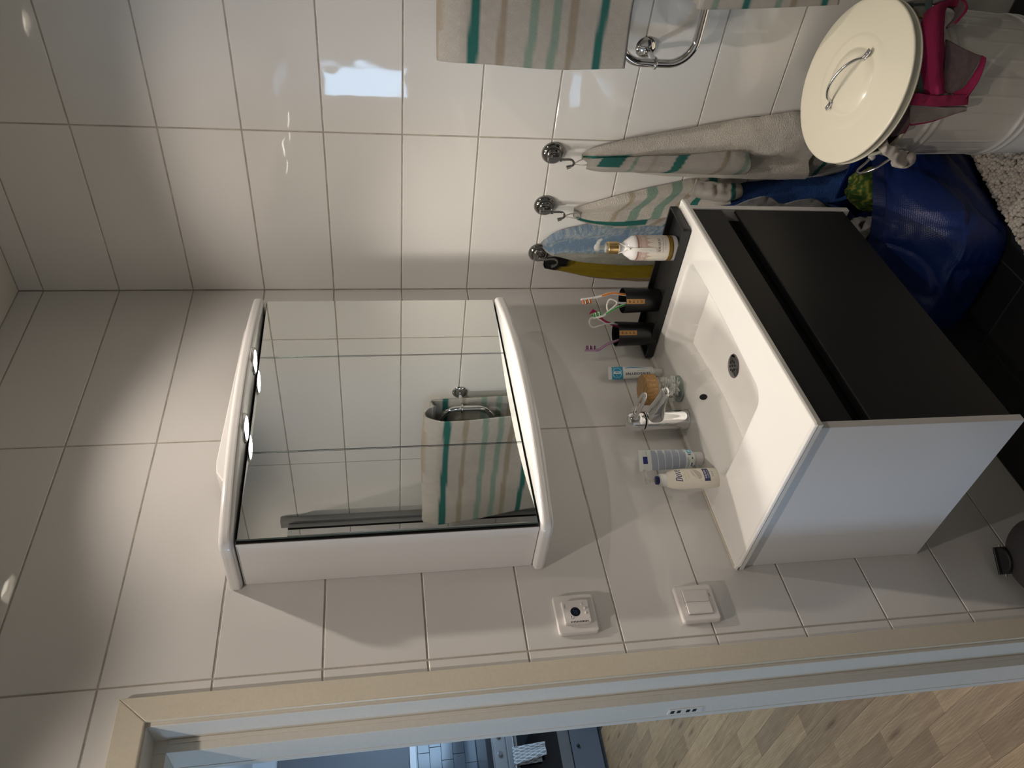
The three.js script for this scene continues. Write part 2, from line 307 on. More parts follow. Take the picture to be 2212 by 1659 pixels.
// ---------------------------------------------------------------- kitchen beyond the door
const KX0 = -4.2, KX1 = 1.6, KZ = -5.15;
{
  const wallPaint = std(lin(0.62, 0.62, 0.62), 0.8, { bumpMap: rep(rippleTex, 5), bumpScale: 0.0008 });
  const seg = (...a) => metricUV(box(...a));
  const w = winRect;
  const w2 = addedWinRect2, TOP = CEIL + 0.05, wl = (y0, y1, z0, z1) => seg(KX0 - 0.2, KX0, y0, y1, z0, z1), wr = (y0, y1, z0, z1) => seg(KX1, KX1 + 0.1, y0, y1, z0, z1);
  struct(obj('wall_kitchen_left', [wl(-0.05, TOP, KZ - 0.1, w.z0), wl(-0.05, TOP, w.z1, 0.2), wl(-0.05, w.y0, w.z0, w.z1), wl(w.y1, TOP, w.z0, w.z1)], wallPaint));
  struct(obj('wall_kitchen_right', [wr(-0.05, TOP, KZ - 0.1, w2.z0), wr(-0.05, TOP, w2.z1, 0), wr(-0.05, w2.y0, w2.z0, w2.z1), wr(w2.y1, TOP, w2.z0, w2.z1)], wallPaint));
  struct(obj('wall_kitchen_far', seg(KX0 - 0.2, KX1 + 0.1, -0.05, CEIL + 0.05, KZ - 0.1, KZ), wallPaint));
  struct(obj('wall_kitchen_near', [seg(0.15, KX1 + 0.1, -0.05, CEIL + 0.05, -0.127, 0.0), seg(KX0 - 0.2, LX - 0.1, -0.05, CEIL + 0.05, -0.127, 0.2)], wallPaint));
  struct(obj('ceiling_kitchen', seg(KX0 - 0.2, KX1 + 0.1, CEIL, CEIL + 0.1, KZ - 0.1, -0.127), wallPaint));
  for (const [q, nm] of [[w, 'window_1'], [w2, 'added_window_2']]) {  // the second one is an unseen addition that lights the kitchen
    const wn = structGroup(nm), k = Math.sign(q.x), xa = q.x + (k > 0 ? 0.01 : -0.06), xb = xa + 0.05;
    obj('window_frame', [box(xa, xb, q.y0, q.y1, q.z0, q.z0 + 0.03), box(xa, xb, q.y0, q.y1, q.z1 - 0.03, q.z1), box(xa, xb, q.y0, q.y0 + 0.03, q.z0 + 0.03, q.z1 - 0.03), box(xa, xb, q.y1 - 0.03, q.y1, q.z0 + 0.03, q.z1 - 0.03)], M.whitePlastic, wn);
    obj('pane', box(xa + 0.02, xa + 0.024, q.y0 + 0.03, q.y1 - 0.03, q.z0 + 0.03, q.z1 - 0.03), M.glass, wn);
  }
  // oak floor: strips laid along z
  const fl = structGroup('floor_kitchen');
  obj('floor_bed', seg(KX0 - 0.2, KX1 + 0.1, -0.06, -0.0014, KZ - 0.1, -0.127), std(lin(0.12, 0.08, 0.05), 0.9), fl);
  const oak = [];
  for (let k = 0; k < 6; k++) {
    const ph = k * 13.7;
    const tx = dataTex(128, (u, v) => {
      const x = u - 0.5, warp = 0.35 * (pn(u, v, 3) - 0.5) + 0.12 * (pn(u, v, 7) - 0.5), ring = Math.abs(Math.sin((x * (5 + k % 3 * 3) + warp * 8 + ph) * 3.1)), fine = pn(u * 8 % 1, v, 32);
      const knot = Math.exp(-(((u - 0.3 - 0.08 * k) * 6) ** 2 + ((v - 0.4) * 9) ** 2) * 3) * (k % 3 === 0 ? 0.5 : 0);
      const t = clamp(0.30 + 0.35 * ring * pn(u, v, 5) + 0.3 * fine - knot + 0.1 * pn(u, v, 2));
      return [lerp(0.46, 0.76, t), lerp(0.33, 0.62, t), lerp(0.22, 0.46, t)];
    }, true, 512);
    oak.push(...[1.0, 1.2, 1.4].map((b) => std(lin(b * 1.16, b * 1.08, b * 1.0), 0.42, { map: tx })));
  }
  const stripW = 0.0885;
  let n = 0;
  for (let c = 0; c < 29; c++) {
    const x0 = 0.36 - stripW * (c + 1); let z = -0.145 - rnd() * 0.25;
    obj('oak_strip', tileGeo(stripW - 0.0006, Math.abs(z + 0.128), 0.004, 0.0004), oak[Math.floor(rnd() * oak.length)], fl).rotation.x = -Math.PI / 2;
    fl.children[fl.children.length - 1].position.set(x0, 0, -0.128);
    while (z > -4.55) {
      const L = 0.32 + 0.6 * rnd(), z2 = Math.max(z - L, -4.6);
      const m = obj('oak_strip', scaleUV(tileGeo(stripW - 0.0006, Math.round((z - z2) * 20) / 20 + 0.0002, 0.004, 0.0004), stripW, 0.7), oak[Math.floor(rnd() * oak.length)], fl);
      m.rotation.x = -Math.PI / 2; m.position.set(x0, 0, z); z -= Math.round((z - z2) * 20) / 20 + 0.0006; n++;
    }
  }
  function scaleUV(g, a, b) { if (g.userData.done) return g; g.userData.done = 1; const u = g.attributes.uv; for (let i = 0; i < u.count; i++) u.setXY(i, u.getX(i) / a, u.getY(i) / b); return g; }
  // cooker, cabinets, worktop, splashback
  const greyCab = phys(lin(0.12, 0.12, 0.13), 0.45), metal = std(lin(0.30, 0.28, 0.27), 0.35, { metalness: 0.8 }), blackGlass = phys(lin(0.006, 0.007, 0.009), 0.05, { clearcoat: 1 });
  const zf = -4.5, xa = -0.14, xb = 0.56;
  const ov = thing('cooker', 'built-in oven with chrome knobs and black glass door seen through the doorway', 'oven', [0, 0, 0]);
  obj('oven_body', box(xa, xb, 0.26, 0.865, KZ + 0.02, zf - 0.022), metal, ov);
  obj('control_panel', rbox(xa, xb, 0.757, 0.85, zf - 0.02, zf, 0.003), metal, ov);
  for (const x of [-0.0085, 0.123, 0.2545, 0.386, 0.5]) { const k = obj('knob', T(new THREE.CylinderGeometry(0.016, 0.019, 0.022, 24).rotateX(Math.PI / 2), x, 0.806, zf + 0.011), M.chrome, ov); }
  obj('oven_door', [rbox(xa, xb, 0.268, 0.75, zf - 0.018, zf + 0.002, 0.003)], metal, ov);
  obj('door_glass', box(xa + 0.05, xb - 0.05, 0.355, 0.67, zf + 0.0021, zf + 0.0045), blackGlass, ov);
  const hd = obj('handle', [rodBetween([xa + 0.03, 0.703, zf + 0.04], [xb - 0.03, 0.703, zf + 0.04], 0.008), box(xa + 0.05, xa + 0.065, 0.697, 0.709, zf, zf + 0.04), box(xb - 0.065, xb - 0.05, 0.697, 0.709, zf, zf + 0.04)], M.chrome, ov);
  const dr = thing('kitchen_oven_plinth_unit', 'grey kitchen drawer with black knob under the oven', 'drawer', [0, 0, 0]);
  obj('drawer_front', rbox(xa, xb, 0.036, 0.258, zf - 0.02, zf, 0.002), greyCab, dr);
  obj('drawer_box', box(xa, xb, 0.03, 0.25, KZ + 0.02, zf - 0.021), greyCab, dr);
  obj('knob', T(new THREE.SphereGeometry(0.012, 16, 12), 0.25, 0.21, zf + 0.01), M.blackPlastic, dr);
  obj('plinth', box(xa, xb, 0, 0.03, KZ + 0.05, zf - 0.04), std(lin(0.06, 0.065, 0.08), 0.5), dr);
  const wt = obj('kitchen_worktop', rbox(xa - 0.9, KX1 - 0.01, 0.866, 0.907, KZ + 0.001, zf + 0.015, 0.003), phys(lin(0.012, 0.013, 0.016), 0.3));
  tag(wt, 'black kitchen worktop above the oven', 'worktop');
  const base = thing('kitchen_base_cabinet', 'grey kitchen base cabinet to the right of the oven', 'cabinet');
  obj('cabinet_body', box(xb + 0.004, KX1 - 0.01, 0.1, 0.865, KZ + 0.02, zf - 0.02), greyCab, base);
  obj('cabinet_door', rbox(xb + 0.004, xb + 0.6, 0.1, 0.86, zf - 0.02, zf, 0.002), greyCab, base); obj('plinth', box(xb + 0.004, KX1 - 0.01, 0, 0.1, KZ + 0.05, zf - 0.05), M.blackGap, base);
  const up = thing('kitchen_wall_cabinet', 'grey kitchen wall cabinet with pale bottom edge above the splashback', 'cabinet');
  obj('cabinet_body', box(-1.0, KX1 - 0.01, 1.462, 2.42, KZ + 0.001, -4.79), greyCab, up);
  obj('cabinet_door', rbox(-0.2, 0.62, 1.465, 2.44, -4.79, -4.77, 0.002), greyCab, up); obj('cabinet_door', rbox(0.624, 1.2, 1.465, 2.44, -4.79, -4.77, 0.002), greyCab, up);
  obj('light_rail', box(-1.0, KX1 - 0.01, 1.415, 1.461, -4.80, -4.772), M.whitePlastic, up);
  obj('filler_panel', box(-1.0, KX1 - 0.01, 2.445, CEIL - 0.001, -4.81, -4.80), wallPaint, up);
  const sb = thing('splashback', 'grey-blue tiled kitchen splashback between worktop and wall cabinet', 'splashback');
  obj('tile_bed', box(-0.6, 1.3, 0.908, 1.414, KZ + 0.001, KZ + 0.006), std(lin(0.06, 0.065, 0.075), 0.9), sb);
  const tb = [0.15, 0.17, 0.13].map((k) => phys(lin(k * 0.86, k * 0.95, k * 1.08), 0.12));
  for (let r = 0; r < 6; r++) for (let c = -3; c < 6; c++) {
    const x = c * 0.2 + [0.05, 0.13, 0.09, 0.0, 0.16, 0.03][r], y = 0.91 + r * 0.0955;
    if (Math.min(y + 0.0955, 1.455) - y < 0.02) continue;
    obj('tile', tileGeo(0.197, Math.min(0.0935, 1.455 - y), 0.006), tb[Math.floor(rnd() * 3)], sb).position.set(x, y, KZ + 0.013);
  }
  const cl = canvasTex(256, 256, (x, w2, h) => { x.fillStyle = '#8e8a88'; x.fillRect(0, 0, w2, h); x.strokeStyle = '#d2cecb'; x.lineWidth = 9; for (let i = -4; i < 9; i++) { x.beginPath(); x.moveTo(i * 52, 0); x.lineTo(i * 52 + 200, h); x.stroke(); x.beginPath(); x.moveTo(i * 52 + 26, 0); x.lineTo(i * 52 - 120, h); x.stroke(); } });
  const tt = obj('tea_towel', merge([sheet(20, 24, (u, v) => { const s = v < 0.12 ? v / 0.12 : 1, drop = Math.max(0, v - 0.12) / 0.88; return [lerp(0.15, 0.275, u) + drop * 0.02 * Math.sin(3 * u + 1) + 0.03 * drop, 0.703 + 0.013 * Math.cos(s * Math.PI / 2) - drop * 0.235 - 0.0, zf + 0.04 + 0.013 * Math.sin(s * Math.PI / 2) + 0.006 * Math.sin(u * 9) * drop]; }, 0.003, null, null, 1), sheet(20, 24, (u, v) => { const s = v < 0.12 ? v / 0.12 : 1, drop = Math.max(0, v - 0.12) / 0.88; return [lerp(0.275, 0.15, u) + 0.01 * drop, 0.703 + 0.013 * Math.cos(s * Math.PI / 2) - drop * 0.20, zf + 0.04 - 0.013 * Math.sin(s * Math.PI / 2)]; }, 0.003, null, null, 1)]), std(lin(1, 1, 1), 0.9, { map: cl }));
  tag(tt, 'grey lattice-print tea towel hung over the oven handle', 'towel');
}

// ---------------------------------------------------------------- mirror cabinet
{
  const c = thing('mirror_cabinet', 'white bow-fronted mirror cabinet with three mirrored doors and lit cornice', 'cabinet', [0, 0, 0]);
  const xl = -0.997, xr = -0.247, y0 = 1.326, y1 = 1.927, zb = 0.1415, zm = 0.152;
  obj('side_panel', rbox(xl, xl + 0.016, y0, y1, 0.0005, zb, 0.0015), M.whiteLam, c);
  obj('side_panel', rbox(xr - 0.016, xr, y0, y1, 0.0005, zb, 0.0015), M.whiteLam, c);
  obj('back_panel', box(xl + 0.016, xr - 0.016, y0, y1, 0.0005, 0.012), M.whiteLam, c);
  obj('door_lining', box(xl + 0.002, xr - 0.002, y0 + 0.002, y1 - 0.002, zb - 0.006, zb + 0.003), M.blackGap, c);
  // bow-fronted cornice and base: straight flanks, rounded corners, bulging front, all edges bullnosed
  const slab = (ya, yb, bow, left, right) => {
    const s = new THREE.Shape(), q = 0.152, r = 0.02;
    s.moveTo(right, 0.001); s.lineTo(left, 0.001); s.lineTo(left, q - r); s.quadraticCurveTo(left, q + 0.004, left + 0.028, q + 0.014);
    s.quadraticCurveTo((left + right) / 2 - 0.02, 2 * bow - q - 0.012, right - 0.012, q + 0.010); s.quadraticCurveTo(right, q + 0.002, right, q - 0.012); s.lineTo(right, 0.001);
    return new THREE.ExtrudeGeometry(s, { depth: yb - ya - 0.02, bevelEnabled: true, bevelThickness: 0.01, bevelSize: 0.01, bevelOffset: -0.01, bevelSegments: 5, curveSegments: 36 }).translate(0, 0, 0.01).rotateX(Math.PI / 2).translate(0, yb, 0);
  };
  obj('cornice', slab(1.929, 1.957, 0.218, -1.008, -0.240), M.whiteGloss, c);
  obj('base_panel', slab(1.297, 1.325, 0.232, -1.008, -0.240), M.whiteGloss, c);
  const edges = [[-0.992, -0.773], [-0.7695, -0.471], [-0.4675, -0.2505]];
  edges.forEach(([a, b], i) => {
    const d = obj('mirror_door', rbox(a, b, y0 + 0.0035, y1 - 0.004, zm - 0.005, zm - 0.0006, 0.0006), M.glassEdge, c);
    obj('mirror_glass', box(a + 0.0006, b - 0.0006, y0 + 0.0042, y1 - 0.0047, zm - 0.0008, zm), M.mirror, d);
  });
  obj('edge_strip', box(-0.7729, -0.7716, y0 + 0.004, y1 - 0.004, zm - 0.004, zm + 0.0006), M.chrome, c);
  obj('edge_strip', box(-0.4709, -0.4696, y0 + 0.004, y1 - 0.004, zm - 0.004, zm + 0.0006), M.chrome, c);
  for (const [x, z] of [[-0.517, 0.185], [-0.727, 0.183]]) {
    const l = obj('downlight', lathe([[0.0, 0.002], [0.031, 0.002], [0.0335, 0.0005], [0.031, -0.0035], [0.0265, -0.004], [0.0262, 0.0]], 32).translate(x, 1.9285, z), M.chrome, c);
    obj('lamp_lens', T(new THREE.CylinderGeometry(0.0262, 0.0262, 0.002, 32), x, 1.9258, z), M.lamp, l);
    addSpot(x, 1.9225, z, x, 0, z + 0.06, COOL, PUCK, 1.22, 0.5, 1.2);
  }
  const w = polyShape([[-0.30, 0], [-0.30, 0.020], [-0.32, 0.023], [-0.735, 0.043], [-0.765, 0.040], [-0.79, 0.024], [-0.79, 0.0]].reverse());
  const g = ext(w, 0.07, 0.003, 2).rotateY(-0.04).translate(0, 1.9572, 0.05);
  tag(obj('white_case', g, M.whitePlastic), 'slim wedge-shaped white plastic case lying on top of the mirror cabinet', 'case');
}

// ---------------------------------------------------------------- vanity: cabinet and washbasin
{
  const v = thing('vanity_cabinet', 'wall-hung vanity with white side panels and two matt black drawers', 'cabinet', [0, 0, 0]);
  obj('side_panel', rbox(-1.037, -1.0205, 0.405, 0.847, 0.0005, 0.460, 0.0012), M.whiteLam, v);
  obj('side_panel', rbox(-0.2755, -0.259, 0.405, 0.847, 0.0005, 0.460, 0.0012), M.whiteLam, v);
  obj('bottom_panel', box(-1.0205, -0.2755, 0.408, 0.424, 0.0005, 0.436), M.whiteLam, v);
  obj('back_rail', box(-1.0205, -0.2755, 0.424, 0.70, 0.0005, 0.016), M.whiteLam, v);
  obj('drawer', rbox(-1.0195, -0.2765, 0.766, 0.8465, 0.438, 0.4575, 0.0012), M.blackLam, v);
  const p = polyShape([[0.438, 0.424], [0.4575, 0.424], [0.4575, 0.7265], [0.4555, 0.729], [0.449, 0.729], [0.438, 0.716]]);
  const low = new THREE.ExtrudeGeometry(p, { depth: 0.743, bevelEnabled: false }).rotateY(-Math.PI / 2).translate(-0.2765, 0, 0);
  obj('drawer', low, M.blackLam, v);
  obj('grip_channel', [box(-1.0195, -0.2765, 0.70, 0.80, 0.418, 0.425), box(-1.0195, -0.2765, 0.80, 0.806, 0.418, 0.438), box(-1.0195, -0.2765, 0.695, 0.701, 0.418, 0.438)], M.blackGap, v);

  // washbasin: one ceramic surface as a height field over its outline, with skirt and underside
  const b = thing('washbasin', 'white ceramic washbasin with rectangular bowl on the black vanity', 'washbasin', [0, 0, 0]);
  const X0 = -1.0455, X1 = -0.231, top = 0.862, bot = 0.8472;
  const zFront = (x) => lerp(0.477, 0.461, (x - X0) / (X1 - X0));
  const sdf = (x, z) => {   // rounded rectangle, positive inside
    const cx = -0.6215, hx = 0.2435, cz = 0.234, hz = 0.140, r = 0.035, qx = Math.abs(x - cx) - hx + r, qz = Math.abs(z - cz - 0.004 * Math.cos((x - cx) * 9)) - hz + r;
    return -(Math.hypot(Math.max(qx, 0), Math.max(qz, 0)) + Math.min(Math.max(qx, qz), 0) - r);
  };
  const H = (x, z) => {
    const d = sdf(x, z); let y = top;
    if (z < 0.016) y += 0.005 * smooth(0.016, 0.011, z);
    y += 0.0016 * smooth(0.010, 0.004, Math.min(x - X0, X1 - x)) ;
    if (d > -0.008) {
      const floorY = 0.776 + 0.018 * clamp(Math.hypot((x + 0.607) / 0.25, (z - 0.22) / 0.2)), wall = 0.012 + 0.018 * smooth(-0.45, -0.85, x) + 0.012 * smooth(0.2, 0.1, z);
      const t = (d + 0.006) / (wall + 0.02), e = clamp(t), s = e < 0.22 ? 0.5 * e * e / 0.22 * 1.0 : e > 0.78 ? 1 - 0.22 - 0.0 + (0.22 - 0.5 * (1 - e) * (1 - e) / 0.22) - 0.11 : e - 0.11;
      y = lerp(y, floorY, clamp(s / 0.78));
    }
    const ed = Math.min(x - X0, X1 - x, zFront(x) - z);   // rounded outer edge
    if (ed < 0.006) y -= 0.006 - Math.sqrt(Math.max(0, 0.006 ** 2 - (0.006 - ed) ** 2));
    return y;
  };
  const us = [], nx = 330, nz = 190;
  const warpU = (u) => u < 0.012 ? u * 0.5 : u > 0.988 ? 1 - (1 - u) * 0.5 : lerp(0.006, 0.994, (u - 0.012) / 0.976);
  const g = gridSurface(nx, nz, (u, v2) => { const x = lerp(X0, X1, warpU(u)), z = lerp(0.0006, zFront(x), v2 > 0.985 ? 1 - (1 - v2) * 0.5 : v2 * 0.9925 / 0.985); return [x, H(x, z), z]; });
  { const ix = g.index.array; for (let i = 0; i < ix.length; i += 3) { const t = ix[i + 1]; ix[i + 1] = ix[i + 2]; ix[i + 2] = t; } g.computeVertexNormals(); }
  const sk = polyShape([[X0, 0.0006], [X1, 0.0006], [X1, zFront(X1)], [X0, zFront(X0)]]), hole = new THREE.Path();
  hole.moveTo(X0 + 0.004, 0.004); hole.lineTo(X0 + 0.004, zFront(X0) - 0.004); hole.lineTo(X1 - 0.004, zFront(X1) - 0.004); hole.lineTo(X1 - 0.004, 0.004); hole.closePath(); sk.holes.push(hole);
  const skirt = new THREE.ExtrudeGeometry(sk, { depth: 0.0088, bevelEnabled: false }).rotateX(Math.PI / 2).translate(0, 0.856, 0);
  const under = box(X0 + 0.004, -0.875, bot, bot + 0.003, 0.004, zFront(-0.9) - 0.006);
  const under2 = box(-0.36, X1 - 0.004, bot, bot + 0.003, 0.004, zFront(X1) - 0.005);
  const under3 = box(-0.875, -0.36, bot, bot + 0.003, 0.39, zFront(-0.36) - 0.006);
  obj('basin', [g, skirt, under, under2, under3], M.ceramic, b);
  const dy = 0.7772;
  const drain = obj('drain', lathe([[0, 0.004], [0.018, 0.004], [0.028, 0.0032], [0.031, 0.001], [0.031, -0.002]], 40).translate(-0.607, dy, 0.218), M.darkChrome, b);
  for (let i = 0; i < 9; i++) { const a = i * Math.PI / 4, r = i === 8 ? 0 : 0.0125; obj('drain_hole', T(new THREE.CylinderGeometry(0.0031, 0.0031, 0.0008, 14), -0.607 + r * Math.cos(a), dy + 0.0042, 0.218 + r * Math.sin(a)), M.blackGap, drain); }
  let zo = 0.09; while (H(-0.612, zo) > 0.829) zo += 0.0005;   // the overflow sits in the sloping back wall of the bowl
  const ov = obj('overflow_ring', new THREE.TorusGeometry(0.0105, 0.0014, 10, 28).rotateX(-0.38).translate(-0.612, 0.829 + 0.0004, zo + 0.001), M.ceramic, b);
  obj('overflow_hole', new THREE.CylinderGeometry(0.0098, 0.0098, 0.004, 24).rotateX(Math.PI / 2 - 0.38).translate(-0.612, 0.829 + 0.0002, zo + 0.0006), M.blackGap, ov);
  obj('silicone_joint', tube([[X0 + 0.004, 0.8665, 0.003], [-0.6, 0.8675, 0.003], [X1 - 0.006, 0.8665, 0.003]], 0.0032, 20, 6), std(lin(0.62, 0.56, 0.46), 0.5), b);
}

// ---------------------------------------------------------------- tap
{
  const t = thing('tap', 'chrome single-lever basin tap with loop handle', 'tap', [-0.625, 0.8618, 0.050]);
  obj('tap_body', lathe([[0.0, 0.0], [0.0265, 0.0], [0.0265, 0.003], [0.0252, 0.004], [0.0245, 0.06], [0.025, 0.112], [0.0235, 0.117], [0.0, 0.117]], 40), M.chrome, t);
  obj('cap', lathe([[0.0238, 0.119], [0.0258, 0.124], [0.0262, 0.138], [0.0235, 0.152], [0.016, 0.161], [0.007, 0.1645], [0, 0.165]], 40), M.chrome, t);
  // spout: lofted sections from body to tip
  const secs = [[0.000, 0.092, 0.0215, 0.0255], [0.03, 0.0905, 0.0200, 0.0225], [0.055, 0.0885, 0.0175, 0.0155], [0.08, 0.0855, 0.0162, 0.0112], [0.10, 0.083, 0.0155, 0.0095], [0.108, 0.0815, 0.0128, 0.0068]];
  const sp = gridSurface(28, 40, (u, v2) => { const s = crPick(secs, v2), a = u * Math.PI * 2, cx = Math.sign(Math.cos(a)) * Math.abs(Math.cos(a)) ** 0.7, cy = Math.sign(Math.sin(a)) * Math.abs(Math.sin(a)) ** 0.7; return [cx * s[2], s[1] + cy * s[3], s[0]]; });
  const tip = T(new THREE.SphereGeometry(1, 20, 12).scale(0.0128, 0.0068, 0.004), 0, 0.0815, 0.108);
  obj('spout', [sp, tip], M.chrome, t);
  obj('aerator', cyl(0.0095, 0.0095, 0.064, 0.074, 0, 0.094, 24), M.darkChrome, t);
  const lever = tube([[-0.0105, 0.146, 0.008], [-0.0115, 0.144, 0.04], [-0.0095, 0.137, 0.078], [-0.004, 0.134, 0.094], [0.004, 0.134, 0.094], [0.0095, 0.137, 0.078], [0.0115, 0.144, 0.04], [0.0105, 0.146, 0.008]], 0.0046, 60, 10);
  obj('lever', lever, M.chrome, t);
}

// ---------------------------------------------------------------- tray and what stands on it
const TRAY = 0.8695;
{
  const t = thing('tray', 'long black rectangular tray on the right deck of the washbasin', 'tray', [-0.2855, 0.8625, 0.223]);
  const o = roundRect(0.118, 0.432, 0.008), i = roundRect(0.106, 0.420, 0.006), pts = i.getPoints(6); o.holes.push(new THREE.Path(pts));
  obj('tray_rim', new THREE.ExtrudeGeometry(o, { depth: 0.017, bevelEnabled: true, bevelThickness: 0.0015, bevelSize: 0.0015, bevelOffset: -0.0015, bevelSegments: 2 }).rotateX(Math.PI / 2).translate(0, 0.0215, 0), M.blackMatte, t);
  obj('tray_base', new THREE.ExtrudeGeometry(roundRect(0.110, 0.424, 0.006), { depth: 0.004, bevelEnabled: false }).rotateX(Math.PI / 2).translate(0, 0.0065, 0), M.blackMatte, t);
}
const cupMat = phys(lin(0.007, 0.007, 0.0075), 0.38);
function cup(x, z, h, name, where, facing, h0, h1) {
  const t = thing('toothbrush_cup', name, 'cup', [x, TRAY, z], 0, 'black toothbrush cups on the tray');
  obj('cup_body', lathe([[0, 0.003], [0.0, 0.0], [0.0295, 0.0], [0.031, 0.0015], [0.0352, h - 0.001], [0.0345, h], [0.0338, h - 0.001], [0.0295, 0.004], [0, 0.004]], 48), cupMat, t);
  const tx = canvasTex(64, 256, (c, w, hh) => { c.fillStyle = '#b98d55'; c.fillRect(0, 0, w, hh); for (let i = 0; i < 300; i++) { c.fillStyle = rnd() < 0.5 ? 'rgba(90,60,25,0.35)' : 'rgba(220,180,120,0.3)'; c.fillRect(rnd() * w, rnd() * hh, 2, 3); } c.translate(w / 2, hh / 2); c.rotate(Math.PI / 2); c.fillStyle = '#3a2812'; c.font = 'bold 50px serif'; c.textAlign = 'center'; c.textBaseline = 'middle'; let p = -84; for (const ch of 'bath') { c.fillText(ch, p, 0); p += 56; } });
  const r = 0.0346, y0 = h0, y1 = h1, half = 0.0065 / r;
  const g = gridSurface(8, 8, (u, v2) => { const a = facing + (u - 0.5) * 2 * half, rr = lerp(0.031, 0.0352, lerp(y0, y1, v2) / h) + 0.0006; return [Math.sin(a) * rr, lerp(y0, y1, v2), Math.cos(a) * rr]; });
  obj('cork_label', g, std(lin(1, 1, 1), 0.8, { map: tx }), t);
  return t;
}
cup(-0.2835, 0.172, 0.104, 'black toothbrush cup holding the orange toothbrush, nearer the soap bottle', '', -1.00, 0.050, 0.103);
cup(-0.3145, 0.077, 0.112, 'black toothbrush cup holding the pink toothbrushes at the back of the tray', '', -0.78, 0.060, 0.1115);
function brush(pts, colors, headDir, bristle, label, name = 'toothbrush') {
  const t = thing(name, label, 'toothbrush', [0, 0, 0], 0, 'toothbrushes in the cups');
  const n = pts.length;
  obj('handle', tube(pts.slice(0, n - 1), 0.0037, 30, 10), colors[0], t);
  if (colors[1]) { const g = tube(pts.slice(0, Math.max(2, n - 2)).map((p) => [p[0] - 0.0014, p[1], p[2] + 0.0014]), 0.0026, 20, 8); obj('grip', g, colors[1], t); }
  const a = V(...pts[n - 2]), b = V(...pts[n - 1]), ax = b.clone().sub(a).normalize(), d = V(...headDir).normalize(), L = a.distanceTo(b);
  d.addScaledVector(ax, -d.dot(ax)).normalize(); const side = ax.clone().cross(d), mtx = new THREE.Matrix4().makeBasis(side, ax, d);
  const head = new RoundedBoxGeometry(0.0128, L, 0.0058, 3, 0.0026).applyMatrix4(mtx).translate(...a.clone().lerp(b, 0.5).toArray());
  const h = obj('head', head, colors[2] || colors[0], t);
  for (let i = 0; i < 5; i++) {
    const g = []; for (const s of [-0.0038, 0, 0.0038]) g.push(new THREE.CylinderGeometry(0.0018, 0.0018, 0.011, 8).rotateX(Math.PI / 2).applyMatrix4(mtx).translate(...a.clone().lerp(b, 0.16 + 0.17 * i).addScaledVector(side, s).addScaledVector(d, 0.008).toArray()));
    obj('bristle_row', g, bristle[i % bristle.length], h);
  }
  return t;
}
const col = (h, r = 0.35) => phys(hex(h), r);
const wht = phys(lin(0.82, 0.82, 0.80), 0.3), orange = col('#e07a14'), pink = col('#b01860'), red = col('#c01838'), green = col('#4fae5a'), lilac = phys(hex('#b58bb0'), 0.25), lilacB = col('#9a4f8e', 0.6), greenB = col('#3fa85a', 0.6), whiteB = col('#e8e6e0', 0.7), orangeB = col('#d9793a', 0.6);
brush([[-0.2835, 0.876, 0.178], [-0.276, 0.972, 0.187], [-0.2725, 1.006, 0.189], [-0.276, 1.032, 0.182], [-0.28, 1.060, 0.178], [-0.2825, 1.092, 0.175]], [wht, orange, wht], [-0.75, 0, -0.6], [orangeB, whiteB], 'white and orange toothbrush standing in the cup nearer the soap bottle');
brush([[-0.279, 0.876, 0.167], [-0.291, 0.972, 0.160], [-0.2975, 0.998, 0.152], [-0.3055, 1.020, 0.143], [-0.309, 1.029, 0.139], [-0.3135, 1.058, 0.134]], [wht, green, wht], [0.5, 0.25, 0.75], [greenB, whiteB], 'white toothbrush with green and white bristles leaning over between the cups');
brush([[-0.3165, 0.878, 0.070], [-0.297, 0.98, 0.094], [-0.290, 1.012, 0.104], [-0.282, 1.026, 0.112], [-0.279, 1.032, 0.117], [-0.270, 1.050, 0.127]], [pink, null, pink], [0.6, 0.7, -0.2], [red, whiteB], 'dark pink toothbrush with red bristles in the cup at the back of the tray');
brush([[-0.309, 0.878, 0.082], [-0.327, 0.98, 0.062], [-0.333, 1.008, 0.054], [-0.341, 1.028, 0.044], [-0.3435, 1.037, 0.0425], [-0.3435, 1.070, 0.043]], [lilac, null, lilac], [0.65, 0, 0.7], [lilacB, whiteB], 'translucent lilac toothbrush leaning out of the cup at the back of the tray');
function scraper(stem, loop, label) {
  const t = thing('tongue_scraper', label, 'tongue scraper', [0, 0, 0], 0, 'looped tongue scrapers in the cups');
  obj('handle', tube(stem, 0.003, 20, 8), wht, t); obj('loop', tube(loop, 0.0024, 40, 8, true), wht, t);
}
scraper([[-0.286, 0.876, 0.172], [-0.288, 0.972, 0.1665], [-0.2872, 0.988, 0.1675]], [[-0.2872, 0.988, 0.1675], [-0.2815, 1.007, 0.175], [-0.284, 1.013, 0.171], [-0.293, 1.0175, 0.159], [-0.3005, 1.0135, 0.150], [-0.297, 1.004, 0.154]], 'small white looped scraper in the cup with the orange toothbrush');
scraper([[-0.314, 0.878, 0.077], [-0.296, 0.98, 0.098], [-0.2945, 1.012, 0.0995]], [[-0.2945, 1.012, 0.0995], [-0.299, 1.030, 0.0945], [-0.3005, 1.048, 0.0915], [-0.2945, 1.0565, 0.099], [-0.286, 1.055, 0.109], [-0.283, 1.043, 0.1125], [-0.288, 1.024, 0.106]], 'tall white looped scraper in the cup at the back of the tray');

